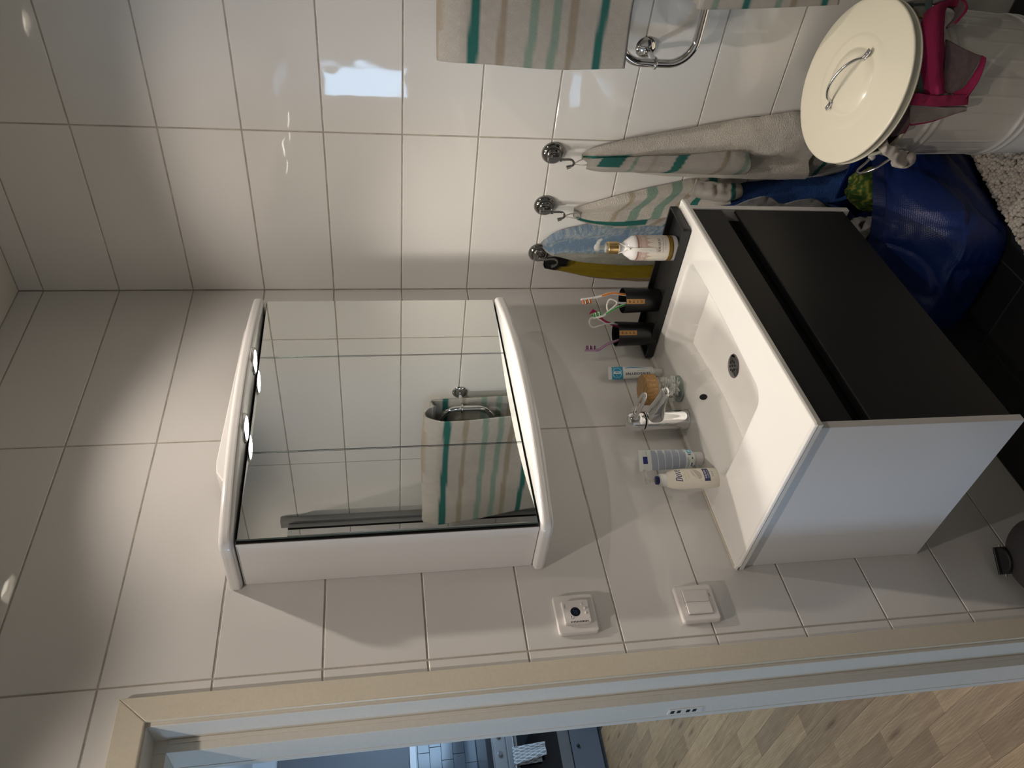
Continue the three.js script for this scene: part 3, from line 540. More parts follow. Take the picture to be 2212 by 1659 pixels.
// soap bottle with gold collar
{
  const t = thing('soap_bottle', 'white pump soap bottle with gold collar and tassel on the tray', 'soap bottle', [-0.2935, TRAY, 0.352]);
  const label = canvasTex(1024, 512, (c, w, h) => {   // wraps round the bottle; v up
    c.fillStyle = '#e6dfd4'; c.fillRect(0, 0, w, h);
    c.fillStyle = '#c9b0a6'; c.fillRect(0, 0, w, 150); c.fillStyle = '#a98078'; c.fillRect(0, 0, w, 26); c.fillStyle = '#d8c4bb'; c.fillRect(0, 26, w, 8);
    for (let i = 0; i < 16; i++) { const x = i * 64 + 32; c.strokeStyle = '#efe5dc'; c.lineWidth = 3; for (const r of [26, 18, 9]) { c.beginPath(); c.arc(x, 84, r, 0, 7); c.stroke(); } c.fillStyle = '#e6dfd4'; c.beginPath(); c.moveTo(x - 32, 152); c.lineTo(x - 32, 140); c.quadraticCurveTo(x - 14, 134, x, 188); c.quadraticCurveTo(x + 14, 134, x + 32, 140); c.lineTo(x + 32, 152); c.fill(); c.fillStyle = '#c9b0a6'; c.beginPath(); c.moveTo(x - 20, 150); c.quadraticCurveTo(x, 166, x, 215); c.quadraticCurveTo(x, 166, x + 20, 150); c.fill(); c.strokeStyle = '#b98f4a'; c.lineWidth = 2; c.beginPath(); c.moveTo(x - 22, 152); c.quadraticCurveTo(x, 168, x, 218); c.quadraticCurveTo(x, 168, x + 22, 152); c.stroke(); }
    c.fillStyle = '#2c2620'; c.textAlign = 'center'; for (const cx of [256, 768]) { c.font = 'bold 44px serif'; c.fillText('AMARAI', cx, 318); c.font = '20px serif'; c.fillText('LUXURY HAND SOAP', cx, 362); c.fillRect(cx - 70, 334, 140, 2); c.font = '15px serif'; c.fillText('WITH ARGAN OIL', cx, 392); }
    c.fillStyle = '#a8843c'; c.fillRect(0, 440, w, 56); c.fillStyle = '#3a2f1c'; for (let i = 0; i < 64; i++) { c.fillRect(i * 16, 444, 7, 20); c.fillRect(i * 16 + 8, 470, 6, 18); }
    c.fillStyle = '#d9b866'; c.fillRect(0, 438, w, 5); c.fillStyle = '#2e2618'; c.fillRect(0, 494, w, 10);
  });
  const R = 0.0325;
  obj('bottle_body', lathe([[0, 0], [R - 0.004, 0], [R - 0.001, 0.002], [R, 0.006], [R, 0.113], [R - 0.002, 0.122], [R - 0.009, 0.132], [0.019, 0.139], [0.0135, 0.144], [0.0125, 0.150], [0.0125, 0.160]], 56), phys(lin(0.80, 0.79, 0.79), 0.12), t);
  const lab = gridSurface(64, 1, (u, v2) => { const a = u * Math.PI * 2; return [Math.sin(a) * (R + 0.0002), lerp(0.014, 0.113, v2), Math.cos(a) * (R + 0.0002)]; });
  obj('bottle_label', lab, phys(lin(1, 1, 1), 0.35, { map: label }), t).rotation.y = -2.3;
  obj('collar', lathe([[0.0125, 0.157], [0.0158, 0.157], [0.0162, 0.159], [0.0162, 0.182], [0.015, 0.184], [0.006, 0.184]], 40), M.gold, t);
  obj('pump_stem', lathe([[0.0, 0.184], [0.0128, 0.184], [0.0125, 0.190], [0.0075, 0.192], [0.0058, 0.193], [0.0055, 0.207], [0, 0.207]], 32), M.clearPlastic, t);
  const dir = [-0.25, 0.97];
  const noz = merge([lathe([[0, 0.206], [0.0088, 0.206], [0.0092, 0.210], [0.0085, 0.217], [0.004, 0.2195], [0, 0.22]], 28), rodBetween([0, 0.213, 0], [dir[0] * 0.026, 0.2125, dir[1] * 0.026], 0.0062, 14, 0.0045), rodBetween([dir[0] * 0.025, 0.2125, dir[1] * 0.025], [dir[0] * 0.032, 0.2065, dir[1] * 0.032], 0.0045, 14, 0.0032)]);
  obj('pump_head', noz, M.clearPlastic, t);
  const td = [-0.88, 0.47], str = phys(lin(0.80, 0.78, 0.73), 0.7);   // the tassel hangs on the side that faces into the room
  const at = (r, y, s = 0) => [td[0] * r - td[1] * s, y, td[1] * r + td[0] * s];
  obj('cord', [tube([at(0.004, 0.157, 0.0145), at(0.0175, 0.148, 0.0085), at(0.025, 0.137, 0.001)], 0.0009, 14, 6), tube([at(0.004, 0.157, -0.0145), at(0.0175, 0.148, -0.0085), at(0.025, 0.137, -0.001)], 0.0009, 14, 6), tube([at(0.006, 0.156, 0.0145), at(0.0165, 0.156, 0.003), at(0.0165, 0.156, -0.003), at(0.006, 0.156, -0.0145)], 0.0009, 14, 6)], str, t);
  const strands = []; for (let i = 0; i < 22; i++) { const s = (i / 21 - 0.5) * 2; strands.push(tube([at(0.0285, 0.131, s * 0.0015), at(0.0345, 0.115, s * 0.004 + 0.0012), at(0.0352 - 0.0006 * s * s, 0.085 - 0.001 * rnd(), s * 0.0062 + 0.002), at(0.035 - 0.0008 * s * s, 0.061 + 0.003 * rnd(), s * 0.0072 + 0.003)], 0.00042, 10, 5)); }
  const tas = obj('tassel', strands, str, t); obj('tassel_bead', T(new THREE.SphereGeometry(0.0032, 14, 10), ...at(0.0275, 0.133)), str, tas);
}

// ---------------------------------------------------------------- tubes, jar, lotion on the washbasin
function standingTube(x, z, face, capR, capH, r, W, H, map, lab, name, capMat) {
  const t = thing(name, lab, 'tube', [x, 0.8622, z], face);
  obj('cap', lathe([[0, 0], [capR * 0.96, 0], [capR, 0.0012], [capR * 0.96, capH], [0, capH]], 36), capMat, t);
  const n = 48;
  const g = gridSurface(n, 40, (u, v2) => {
    const y = capH + 0.0004 + v2 * (H - capH), k = smooth(0.06, 1.0, v2), sh = smooth(0, 0.07, v2), hw = lerp(r, W / 2, k) * lerp(0.72, 1, sh), hd = lerp(r, 0.0009, Math.pow(k, 0.8)) * lerp(0.72, 1, sh), a = -u * Math.PI * 2 + Math.PI;
    return [Math.sin(a) * hw * -1, y, -Math.cos(a) * hd * -1];
  });
  map.wrapS = THREE.RepeatWrapping; map.offset.x = 0.25;
  obj('tube_body', g, phys(lin(1, 1, 1), 0.3, { map }), t);
  obj('crimp', rbox(-W / 2, W / 2, H - 0.009, H + 0.0002, -0.0012, 0.0012, 0.0004), phys(lin(0.78, 0.8, 0.8), 0.35), t);
  return t;
}
{
  // the two halves of the canvas are the back and the front of a flattened tube
  const tp = canvasTex(512, 512, (c, w, h) => {
    c.fillStyle = '#e4e6e2'; c.fillRect(0, 0, w, h); c.fillStyle = '#2f9cc4'; c.fillRect(0, 40, w, 120);
    for (const ox of [0, 256]) {
      c.save(); c.translate(ox, 0); c.beginPath(); c.rect(0, 0, 256, 512); c.clip();
      c.strokeStyle = '#bfe3ee'; c.lineWidth = 6; c.beginPath(); c.ellipse(128, 98, 70, 46, 0, 0, 7); c.stroke(); c.lineWidth = 3; c.beginPath(); c.moveTo(10, 140); c.quadraticCurveTo(120, 60, 250, 60); c.stroke();
      c.save(); c.translate(132, 98); c.rotate(-Math.PI / 2); c.fillStyle = '#eaf6fa'; c.fillRect(-38, -16, 76, 32); c.fillStyle = '#2f86b0'; c.font = 'bold 20px sans-serif'; c.textAlign = 'center'; c.fillText('fluor', 0, 7); c.restore();
      c.fillStyle = '#17479e'; c.beginPath(); c.moveTo(188, 175); c.bezierCurveTo(230, 240, 215, 340, 172, 430); c.bezierCurveTo(205, 350, 205, 260, 188, 175); c.fill(); c.fillStyle = '#38b0c8'; c.beginPath(); c.moveTo(196, 180); c.bezierCurveTo(245, 250, 232, 350, 180, 436); c.bezierCurveTo(222, 350, 222, 260, 196, 180); c.fill();
      c.save(); c.translate(110, 315); c.rotate(-Math.PI / 2); c.fillStyle = '#1d2c63'; c.font = 'bold 46px sans-serif'; c.textAlign = 'center'; c.textBaseline = 'middle'; c.fillText('SENSODYNE', 0, 0); c.fillStyle = '#6b7590'; c.font = '15px sans-serif'; c.fillText('dagligt skydd', -40, 42); c.restore();
      c.fillStyle = '#8795ad'; for (let i = 0; i < 5; i++) c.fillRect(60 + i * 26, 455, 16, 5);
      c.restore();
    }
  });
  standingTube(-0.421, 0.0265, -0.72, 0.0117, 0.022, 0.0155, 0.035, 0.156, tp, 'small white toothpaste tube with blue end standing on its cap', 'toothpaste_tube', M.whitePlastic);
  const ct = canvasTex(512, 768, (c, w, h) => {
    c.fillStyle = '#dfe6e2'; c.fillRect(0, 0, w, h);
    for (const ox of [0, 256]) {
      c.save(); c.translate(ox, 0); c.beginPath(); c.rect(0, 0, 256, 768); c.clip();
      c.fillStyle = '#1b2c7c'; c.fillRect(100, 62, 58, 62); c.fillRect(6, 30, 18, 18); c.fillStyle = '#7c86b4'; c.fillRect(170, 110, 48, 5);
      c.fillStyle = '#4a5794'; for (let k = 0; k < 5; k++) for (let l = 0; l < 14; l++) { const y = 178 + k * 92 + l * 6; c.globalAlpha = 0.85; c.fillRect(16, y, 150 + 60 * rnd() * (l > 9 ? 1 : 0.35) + (l < 10 ? 55 : 0), 3.2); } c.globalAlpha = 1;
      c.fillStyle = '#55b3d4'; c.fillRect(166, 655, 58, 58); c.fillStyle = '#dff2f8'; c.beginPath(); c.arc(195, 684, 16, 0, 7); c.fill(); c.fillStyle = '#1b2c7c'; c.fillRect(150, 660, 10, 40); c.fillRect(40, 652, 90, 4); c.fillRect(40, 664, 70, 4);
      c.font = 'bold 34px sans-serif'; c.fillText('CE', 176, 752); c.font = '24px sans-serif'; c.fillText('75 ml', 48, 752); c.beginPath(); c.arc(120, 715, 10, 0, 7); c.fill(); c.fillRect(40, 700, 40, 18);
      c.restore();
    }
  });
  standingTube(-0.7545, 0.047, -0.55, 0.0165, 0.0235, 0.0235, 0.052, 0.163, ct, 'white cream tube with dense blue small print standing between tap and lotion bottle', 'cream_tube', M.whitePlastic);
}
{
  const x = -0.541, z = 0.078;
  const t = thing('glass_jar', 'clear glass jar with wooden lid behind the tap', 'jar', [x, 0.8622, z]);
  obj('jar_glass', lathe([[0.0352, 0.004], [0.0362, 0.008], [0.0362, 0.069], [0.0348, 0.0712]], 48), phys(lin(0.96, 0.985, 0.97), 0.0, { transmission: 1, thickness: 0, ior: 1.5 }), t);
  obj('jar_base', lathe([[0, 0.0], [0.033, 0.0], [0.0358, 0.002], [0.0358, 0.0045], [0.033, 0.0055], [0, 0.0055]], 48), phys(lin(0.55, 0.66, 0.60), 0.05, { transmission: 0.6, thickness: 0.005, ior: 1.5 }), t);
  const wt = dataTex(256, (u, v) => { const a = 0.5 + 0.5 * Math.sin(u * 60 + 6 * pn(u, v, 4)), k = 0.5 + 0.3 * a * pn(u, v, 16) + 0.2 * pn(u, v, 40); return [0.52 * k + 0.34, 0.44 * k + 0.24, 0.30 * k + 0.13]; }, true);
  obj('wooden_lid', metricUV(lathe([[0, 0.0715], [0.0395, 0.0715], [0.041, 0.074], [0.041, 0.101], [0.0385, 0.1045], [0, 0.105]], 48), 0.1), phys(lin(1, 1, 1), 0.45, { map: wt }), t);
  obj('seal', cyl(0.0335, 0.0335, 0.064, 0.0716, 0, 0, 32), M.clearPlastic, t);
  // floss picks in the jar
  const pickShape = polyShape([[-0.004, 0], [0.004, 0], [0.005, 0.03], [0.009, 0.04], [0.009, 0.05], [0.006, 0.05], [0.006, 0.042], [-0.006, 0.042], [-0.006, 0.05], [-0.009, 0.05], [-0.009, 0.04], [-0.005, 0.03]]);
  const pg = ext(pickShape, 0.0022, 0.0004, 1).translate(0, -0.025, -0.0011), pm = phys(lin(0.80, 0.80, 0.78), 0.35);
  const lays = ['lying flat at the bottom', 'leaning on the glass', 'across the middle of the heap', 'standing steeply', 'on top of the heap'];
  for (let i = 0; i < 26; i++) {
    const m = obj('floss_pick', pg, pm), a = rnd() * 6.28, lv = i / 26;
    m.position.set(x + 0.010 * Math.cos(a * 3), 0.8725 + 0.042 * lv, z + 0.010 * Math.sin(a * 3)); m.rotation.set(Math.PI / 2 - 0.25 * lv * (rnd() - 0.2) - 0.1, a * 0.35 + i * 2.4, i * 2.1 + rnd(), 'ZYX');
    m.rotation.order = 'YXZ'; m.rotation.set(Math.PI / 2 + (rnd() - 0.5) * 0.7 * (0.3 + lv), i * 2.4, 0);
    tag(m, 'white plastic floss pick in the glass jar', 'floss pick', 'floss picks in the glass jar');
  }
}
{
  const t = thing('lotion_bottle', 'white oval pump lotion bottle with dark blue pump ring', 'lotion bottle', [-0.838, 0.8622, 0.074], -0.05);
  const lt = canvasTex(1024, 512, (c, w, h) => {
    c.fillStyle = '#e2ddcf'; c.fillRect(0, 0, w, h);
    for (const cx of [256, 768]) {
      c.fillStyle = '#1f2a66'; c.font = 'italic bold 92px serif'; c.textAlign = 'center'; c.fillText('Dove', cx, 150);
      c.fillStyle = '#c8b98c'; c.font = '26px sans-serif'; c.fillText('nourishing care', cx, 190); c.fillText('body lotion', cx, 222);
      c.fillStyle = '#bdb8ab'; c.beginPath(); c.ellipse(cx + 10, 295, 95, 42, -0.3, 0, 7); c.fill(); c.fillStyle = '#d6d1c4'; for (let i = 0; i < 6; i++) { c.beginPath(); c.ellipse(cx - 50 + i * 24, 292 - i * 6, 26, 10, -0.6 + i * 0.2, 0, 7); c.fill(); }
      c.fillStyle = '#1c2858'; c.fillRect(cx - 120, 365, 240, 58); c.fillStyle = '#dcd9ee'; c.font = 'bold 28px sans-serif'; c.fillText('body lotion', cx, 392); c.font = '20px sans-serif'; c.fillText('essential nourish', cx, 414); c.fillStyle = '#4a4d66'; c.fillText('for dry skin', cx, 458);
    }
  });
  const prof = [[0.0, 0.0235], [0.002, 0.0255], [0.03, 0.0265], [0.085, 0.0268], [0.105, 0.0245], [0.120, 0.0185], [0.1275, 0.0135], [0.129, 0.0125]];
  const g = gridSurface(64, 60, (u, v2) => { const q = crPick(prof, v2), a = u * Math.PI * 2 - Math.PI, rr = q[1], e = smooth(0.10, 0.128, q[0]); return [-Math.cos(a) * rr * -1, q[0], -Math.sin(a) * rr * lerp(0.68, 1, e)]; }, null, (u, v2) => { const q = crPick(prof, v2); return [u, q[0] / 0.129]; });
  obj('bottle_body', g, phys(lin(1, 1, 1), 0.25, { map: lt }), t);
  obj('bottle_base', cyl(0.0232, 0.0235, 0, 0.001, 0, 0, 40).scale(1, 1, 0.68), M.whitePlastic, t);
  obj('collar', lathe([[0.0125, 0.127], [0.0145, 0.127], [0.0148, 0.141], [0.013, 0.1435], [0.009, 0.1435]], 36), M.whitePlastic, t);
  obj('pump_ring', lathe([[0, 0.1435], [0.0098, 0.1435], [0.0102, 0.145], [0.0098, 0.150], [0.006, 0.151], [0, 0.151]], 32), col('#14205e', 0.35), t);
  obj('pump_stem', cyl(0.0038, 0.0038, 0.151, 0.166, 0, 0, 18), M.clearPlastic, t);
  obj('pump_head', [lathe([[0, 0.165], [0.0075, 0.165], [0.0078, 0.172], [0.006, 0.1755], [0, 0.1765]], 24), rodBetween([0, 0.171, 0], [0.027, 0.1715, 0.004], 0.0052, 14, 0.0042), rodBetween([0.0265, 0.1715, 0.004], [0.031, 0.166, 0.0045], 0.004, 12, 0.003)], M.clearPlastic, t);
}

// ---------------------------------------------------------------- thermostat and switch
{
  const t = thing('thermostat', 'square white wall thermostat with round dark display', 'thermostat', [-1.125, 1.2545, 0]);
  obj('frame', ext(roundRect(0.087, 0.0855, 0.008), 0.0105, 0.0025, 3).translate(0, 0, 0.0003), M.switchPlastic, t);
  const plate = obj('cover_plate', ext(roundRect(0.051, 0.0555, 0.003), 0.0095, 0.0012, 2).translate(0, 0, 0.0103), M.switchPlastic, t);
  const disp = canvasTex(128, 128, (c, w, h) => { c.fillStyle = '#0c1426'; c.fillRect(0, 0, w, h); c.fillStyle = '#3a4668'; c.font = 'bold 54px monospace'; c.textAlign = 'center'; c.fillText('22', 60, 84); c.font = 'bold 20px monospace'; c.fillText('°C', 100, 60); });
  obj('display', new THREE.CircleGeometry(0.0103, 36).translate(-0.0015, 0.0025, 0.0201), phys(lin(1, 1, 1), 0.12, { map: disp }), plate);
  for (const [x, y, r] of [[0.0145, -0.0135, 0.003], [0.0052, -0.0195, 0.0036], [-0.005, -0.0195, 0.003]]) obj('button', lathe([[0, 0.0016], [r * 0.7, 0.0014], [r, 0.0]], 20).rotateX(Math.PI / 2).translate(x, y, 0.0197), M.switchPlastic, plate);
  obj('power_button', new THREE.TorusGeometry(0.0032, 0.0006, 8, 24).translate(-0.0135, 0.0115, 0.0199), phys(lin(0.5, 0.48, 0.46), 0.4), plate);
  for (let i = 0; i < 12; i++) obj('vent_slot', box(-0.0252, -0.0222, -0.0205 + i * 0.0032, -0.0188 + i * 0.0032, 0.0193, 0.0200), M.blackGap, plate);
  const mk = canvasTex(128, 32, (c, w, h) => { c.fillStyle = '#d9d3cf'; c.fillRect(0, 0, w, h); c.fillStyle = '#3a3632'; c.font = 'bold 24px sans-serif'; c.textAlign = 'center'; c.fillText('EBERLE', 64, 25); });
  obj('name_print', new THREE.PlaneGeometry(0.0125, 0.0031).translate(0.0125, 0.0225, 0.01985), phys(lin(1, 1, 1), 0.35, { map: mk }), plate);
  const s = thing('light_switch', 'square white double rocker light switch below the thermostat', 'light switch', [-1.1235, 0.9865, 0]);
  obj('frame', ext(roundRect(0.087, 0.0868, 0.009), 0.0125, 0.0045, 4).translate(0, 0, 0.0003), M.switchPlastic, s);
  obj('rocker_gap', box(-0.0278, 0.0278, -0.0278, 0.0278, 0.012, 0.0129), M.blackGap, s);
  for (const k of [-1, 1]) { const g = rbox(-0.0135, 0.0135, -0.0273, 0.0273, -0.002, 0.0035, 0.0007).rotateX(0.035).translate(k * 0.01385, 0, 0.0132); obj('rocker', g, M.switchPlastic, s); }
  obj('tab', box(0.012, 0.0205, -0.0338, -0.0318, 0.0127, 0.0131), phys(lin(0.35, 0.33, 0.32), 0.4), s);
}

// ---------------------------------------------------------------- suction hooks on the right wall
function hook(y, z, label) {
  const t = thing('suction_hook', label, 'hook', [0, y, z], 0, 'chrome suction hooks on the tiled wall');
  const L = (pts) => lathe(pts, 44).rotateZ(Math.PI / 2);   // axis along -x
  obj('disc', L([[0.0315, 0.0003], [0.0315, 0.003], [0.0305, 0.006], [0.0275, 0.010], [0.0245, 0.0125], [0.0225, 0.013], [0.0215, 0.0115], [0.020, 0.011], [0.0, 0.0115]]), M.darkChrome, t);
  obj('dome', L([[0.0195, 0.0108], [0.0185, 0.0145], [0.0145, 0.018], [0.009, 0.0195], [0.0, 0.020]]), M.darkChrome, t);
  obj('lever_bar', rbox(-0.0225, -0.017, -0.011, 0.013, 0.006, 0.0125, 0.002), M.darkChrome, t);
  obj('lever_boss', L([[0.0085, 0.018], [0.008, 0.024], [0.0055, 0.028], [0, 0.0285]]), M.darkChrome, t);
  obj('hinge_block', rbox(-0.040, -0.022, -0.009, 0.006, -0.006, 0.006, 0.002), M.darkChrome, t);
  obj('hinge_pin', [rodBetween([-0.0375, 0.019, 0], [-0.0375, -0.016, 0], 0.0042), rodBetween([-0.0375, 0.020, 0], [-0.0375, 0.0165, 0], 0.0058), rodBetween([-0.0375, -0.0135, 0], [-0.0375, -0.0175, 0], 0.0058)], M.darkChrome, t);
  obj('hook_arm', tube([[-0.0375, -0.017, 0], [-0.0375, -0.035, 0.001], [-0.039, -0.045, 0.0005], [-0.0445, -0.050, -0.003], [-0.0515, -0.0475, -0.008], [-0.054, -0.038, -0.0115]], 0.0033, 36, 10), M.darkChrome, t);
  obj('hook_tip', rodBetween([-0.0535, -0.041, -0.011], [-0.0545, -0.030, -0.0145], 0.0046, 14, 0.0052), M.darkChrome, t);
}
hook(1.159, 0.4605, 'chrome suction hook carrying the striped towel with a folded flap');
hook(1.160, 0.298, 'chrome suction hook between the two other hooks');
hook(1.157, 0.1365, 'chrome suction hook in the corner carrying the blue patterned towel');

// ---------------------------------------------------------------- towels
const CW = [0.90, 0.85, 0.78], TEAL = [0.03, 0.27, 0.235], LTG = [0.47, 0.64, 0.53], TAN = [0.66, 0.565, 0.44];
const mixC = (a, b, t) => a.map((x, i) => lerp(x, b[i], t));
function stripes(p, list, base = CW) {   // p in metres across the stripes
  let c = base; for (const [a, b, k] of list) { const e = smooth(a - 0.0012, a + 0.0012, p) * (1 - smooth(b - 0.0012, b + 0.0012, p)); if (e > 0) c = mixC(c, k, e); } return c;
}
function worn(c, x, y, z, s = 60, amt = 0.16) { const k = 1 - amt * fbm(x * s, y * s, z * s) + amt * 0.35; return c.map((q) => q * k); }
// cloth hanging in front of the wall x = 0: closed flattened tube between two outlines z0(y), z1(y)
function hangCloth(rows, o) {
  const nu = o.nu || 90, nv = o.nv || 130, back = o.back ?? 0.008;
  const f = (u, v) => {
    const [y, z0, z1] = crPick(rows, v), front = u < 0.5, s = front ? u * 2 : 2 - u * 2, w = z1 - z0;
    const env = Math.pow(Math.max(0, 1 - (2 * s - 1) ** 2), 0.38);
    const fold = o.folds.reduce((a, [k, ph, amp, dr]) => a + amp * Math.sin(s * k * Math.PI * 2 + ph + (dr || 0) * v), 0) * smooth(0, 0.12, v) * Math.min(1, w / 0.06);
    const depth = (typeof o.depth === 'function' ? o.depth(v) : o.depth), bk = o.backAt ? o.backAt(v) : back;
    let x = front ? -(bk + depth * env + fold * env) : -(bk - 0.002 * env);
    const wob = (fbm(y * 16, s * 5, o.seed || 1) - 0.5) * 0.008 * env; if (front) x -= wob;
    return [x, y + (o.hem ? o.hem(s) * v ** 8 : 0), lerp(z0, z1, s) + 0.002 * (n3(y * 30, s * 3, 5) - 0.5)];
  };
  return gridSurface(nu, nv, f, (u, v) => { const p = f(u, v), s = u < 0.5 ? u * 2 : 2 - u * 2; return worn(o.color(s, p[1], p[2], v, p), p[0], p[1], p[2]); }, (u, v) => [u * 1.2, v * 2.4]);
}
const flipIf = (g) => { const p = g.attributes.position, n = g.attributes.normal; let s = 0; g.computeBoundingBox(); const c = g.boundingBox.getCenter(V(0, 0, 0)); for (let i = 0; i < p.count; i += 7) s += (p.getX(i) - c.x) * n.getX(i) + (p.getY(i) - c.y) * n.getY(i) * 0 + (p.getZ(i) - c.z) * n.getZ(i); if (s < 0) { const ix = g.index.array; for (let i = 0; i < ix.length; i += 3) { const t = ix[i + 1]; ix[i + 1] = ix[i + 2]; ix[i + 2] = t; } g.computeVertexNormals(); } return g; };
{
  const rowsA = [[1.078, 0.450, 0.464], [1.048, 0.441, 0.483], [0.964, 0.428, 0.509], [0.870, 0.417, 0.531], [0.775, 0.412, 0.551], [0.680, 0.410, 0.573], [0.583, 0.408, 0.590], [0.495, 0.408, 0.605], [0.445, 0.411, 0.600]];
  const t = thing('striped_hand_towel', 'pale hand towel with teal stripes and a folded-over flap on a hook', 'towel', [0, 0, 0]);
  obj('towel_body', flipIf(hangCloth(rowsA, { folds: [[1.5, 0.6, 0.010, 0.6], [3.2, 2.0, 0.005, 1.5]], depth: (v) => 0.012 + 0.045 * smooth(0, 0.25, v), seed: 3, hem: (s) => 0.05 * (s - 0.7), color: (s, y, z, v) => {
    const d = z - 0.46 - (1.07 - y) * 0.16; const st = stripes(0.30 - (y - 0.80) + (s - 0.5) * 0.12, [[0.115, 0.132, mixC(LTG, CW, 0.6)], [0.03, 0.045, TAN].map((q) => q)]); return s > 0.62 && y > 0.95 ? mixC(CW, TEAL, smooth(0.62, 0.66, s) * smooth(0.95, 0.97, y) * (1 - smooth(0.78, 0.82, s))) : st; } })), M.terry, t);
  const rowsF = [[[-0.052, 1.074, 0.447], [-0.062, 1.076, 0.456], [-0.050, 1.072, 0.467]], [[-0.062, 1.036, 0.446], [-0.078, 1.038, 0.462], [-0.066, 1.034, 0.483]], [[-0.066, 0.965, 0.448], [-0.086, 0.968, 0.466], [-0.070, 0.965, 0.489]], [[-0.068, 0.90, 0.449], [-0.090, 0.90, 0.470], [-0.074, 0.90, 0.497]], [[-0.070, 0.829, 0.450], [-0.092, 0.829, 0.474], [-0.078, 0.829, 0.503]], [[-0.072, 0.735, 0.450], [-0.094, 0.735, 0.480], [-0.078, 0.735, 0.515]], [[-0.072, 0.672, 0.450], [-0.093, 0.672, 0.482], [-0.076, 0.676, 0.519]], [[-0.070, 0.618, 0.451], [-0.088, 0.622, 0.482], [-0.072, 0.634, 0.515]]];
  obj('flap', patch(rowsF, 30, 90, 0.005, (u, v) => { const y = lerp(1.075, 0.625, v); return worn(stripes(y + (u - 0.5) * 0.035, [[0.642, 0.662, LTG], [0.72, 0.735, TAN], [0.815, 0.838, TEAL], [0.885, 0.897, mixC(TAN, CW, 0.5)], [0.935, 0.945, LTG], [0.97, 1.03, mixC(TEAL, CW, u < 0.55 ? 1 : 0)]]), u * 0.1, y, 0.3); }, 3), M.terry, t);
  const rowsA2 = [[0.64, 0.404, 0.50], [0.56, 0.402, 0.53], [0.485, 0.404, 0.55], [0.431, 0.410, 0.555], [0.375, 0.420, 0.548], [0.32, 0.445, 0.53], [0.292, 0.462, 0.505]];
  obj('towel_tail', flipIf(hangCloth(rowsA2, { back: 0.004, folds: [[1.2, 0.3, 0.008, 1.0], [2.6, 1.2, 0.005, 0.5]], depth: 0.034, seed: 9, color: (s, y) => stripes(y + 0.06 * (s - 0.5), [[0.352, 0.368, TEAL], [0.40, 0.412, TAN]]) })), M.terry, t);
  const lp = obj('hanging_loop', tube([[-0.0475, 1.106, 0.4565], [-0.040, 1.090, 0.4615], [-0.034, 1.066, 0.461], [-0.040, 1.062, 0.455], [-0.050, 1.080, 0.452], [-0.0495, 1.107, 0.4535]], 0.0016, 40, 8), std(lin(0.62, 0.60, 0.56), 0.85), t);
}
{
  const rowsB = [[1.073, 0.268, 0.296], [1.051, 0.260, 0.304], [0.975, 0.247, 0.330], [0.901, 0.242, 0.353], [0.827, 0.243, 0.373], [0.777, 0.246, 0.386], [0.730, 0.262, 0.396], [0.685, 0.29, 0.404], [0.634, 0.31, 0.408]];
  const t = thing('striped_hand_towel', 'pale hand towel with teal bands hanging between the other hook towels', 'towel', [0, 0, 0]);
  obj('towel_body', flipIf(hangCloth(rowsB, { folds: [[2.2, 0.9, 0.011, 0.5], [4.1, 0.4, 0.004, 2]], depth: (v) => 0.014 + 0.036 * smooth(0, 0.3, v), seed: 6, color: (s, y) => {
    const q = (1.07 - y) - (s - 0.5) * 0.13; if (y > 0.86 && y < 1.066) { const e = smooth(0.10, 0.13, s - 0.25 * (1.05 - y)) * (1 - smooth(0.30, 0.33, s - 0.25 * (1.05 - y))); if (e > 0.02) return mixC(CW, TEAL, e); } return stripes(q, [[0.085, 0.10, TAN], [0.135, 0.165, mixC(LTG, TEAL, 0.25)], [0.205, 0.235, mixC(LTG, TEAL, 0.25)], [0.265, 0.285, TAN], [0.31, 0.335, TEAL]]); } })), M.terry, t);
  const knot = [[[-0.03, 0.76, 0.36], [-0.05, 0.75, 0.385], [-0.03, 0.74, 0.405]], [[-0.045, 0.70, 0.355], [-0.072, 0.695, 0.382], [-0.045, 0.69, 0.405]], [[-0.05, 0.655, 0.352], [-0.080, 0.65, 0.378], [-0.050, 0.645, 0.402]], [[-0.045, 0.618, 0.360], [-0.066, 0.610, 0.380], [-0.042, 0.606, 0.398]]];
  obj('curled_corner', patch(knot, 26, 40, 0.006, (u, v) => worn(v > 0.68 && v < 0.80 ? TEAL : CW, u * 0.1, v * 0.1, 0.2), 1.2, 0.008), M.terry, t);
  obj('hanging_loop', tube([[-0.0475, 1.107, 0.294], [-0.038, 1.09, 0.293], [-0.030, 1.064, 0.289], [-0.036, 1.060, 0.280], [-0.048, 1.078, 0.285], [-0.0495, 1.108, 0.291]], 0.0016, 40, 8), std(lin(0.62, 0.60, 0.56), 0.85), t);
}
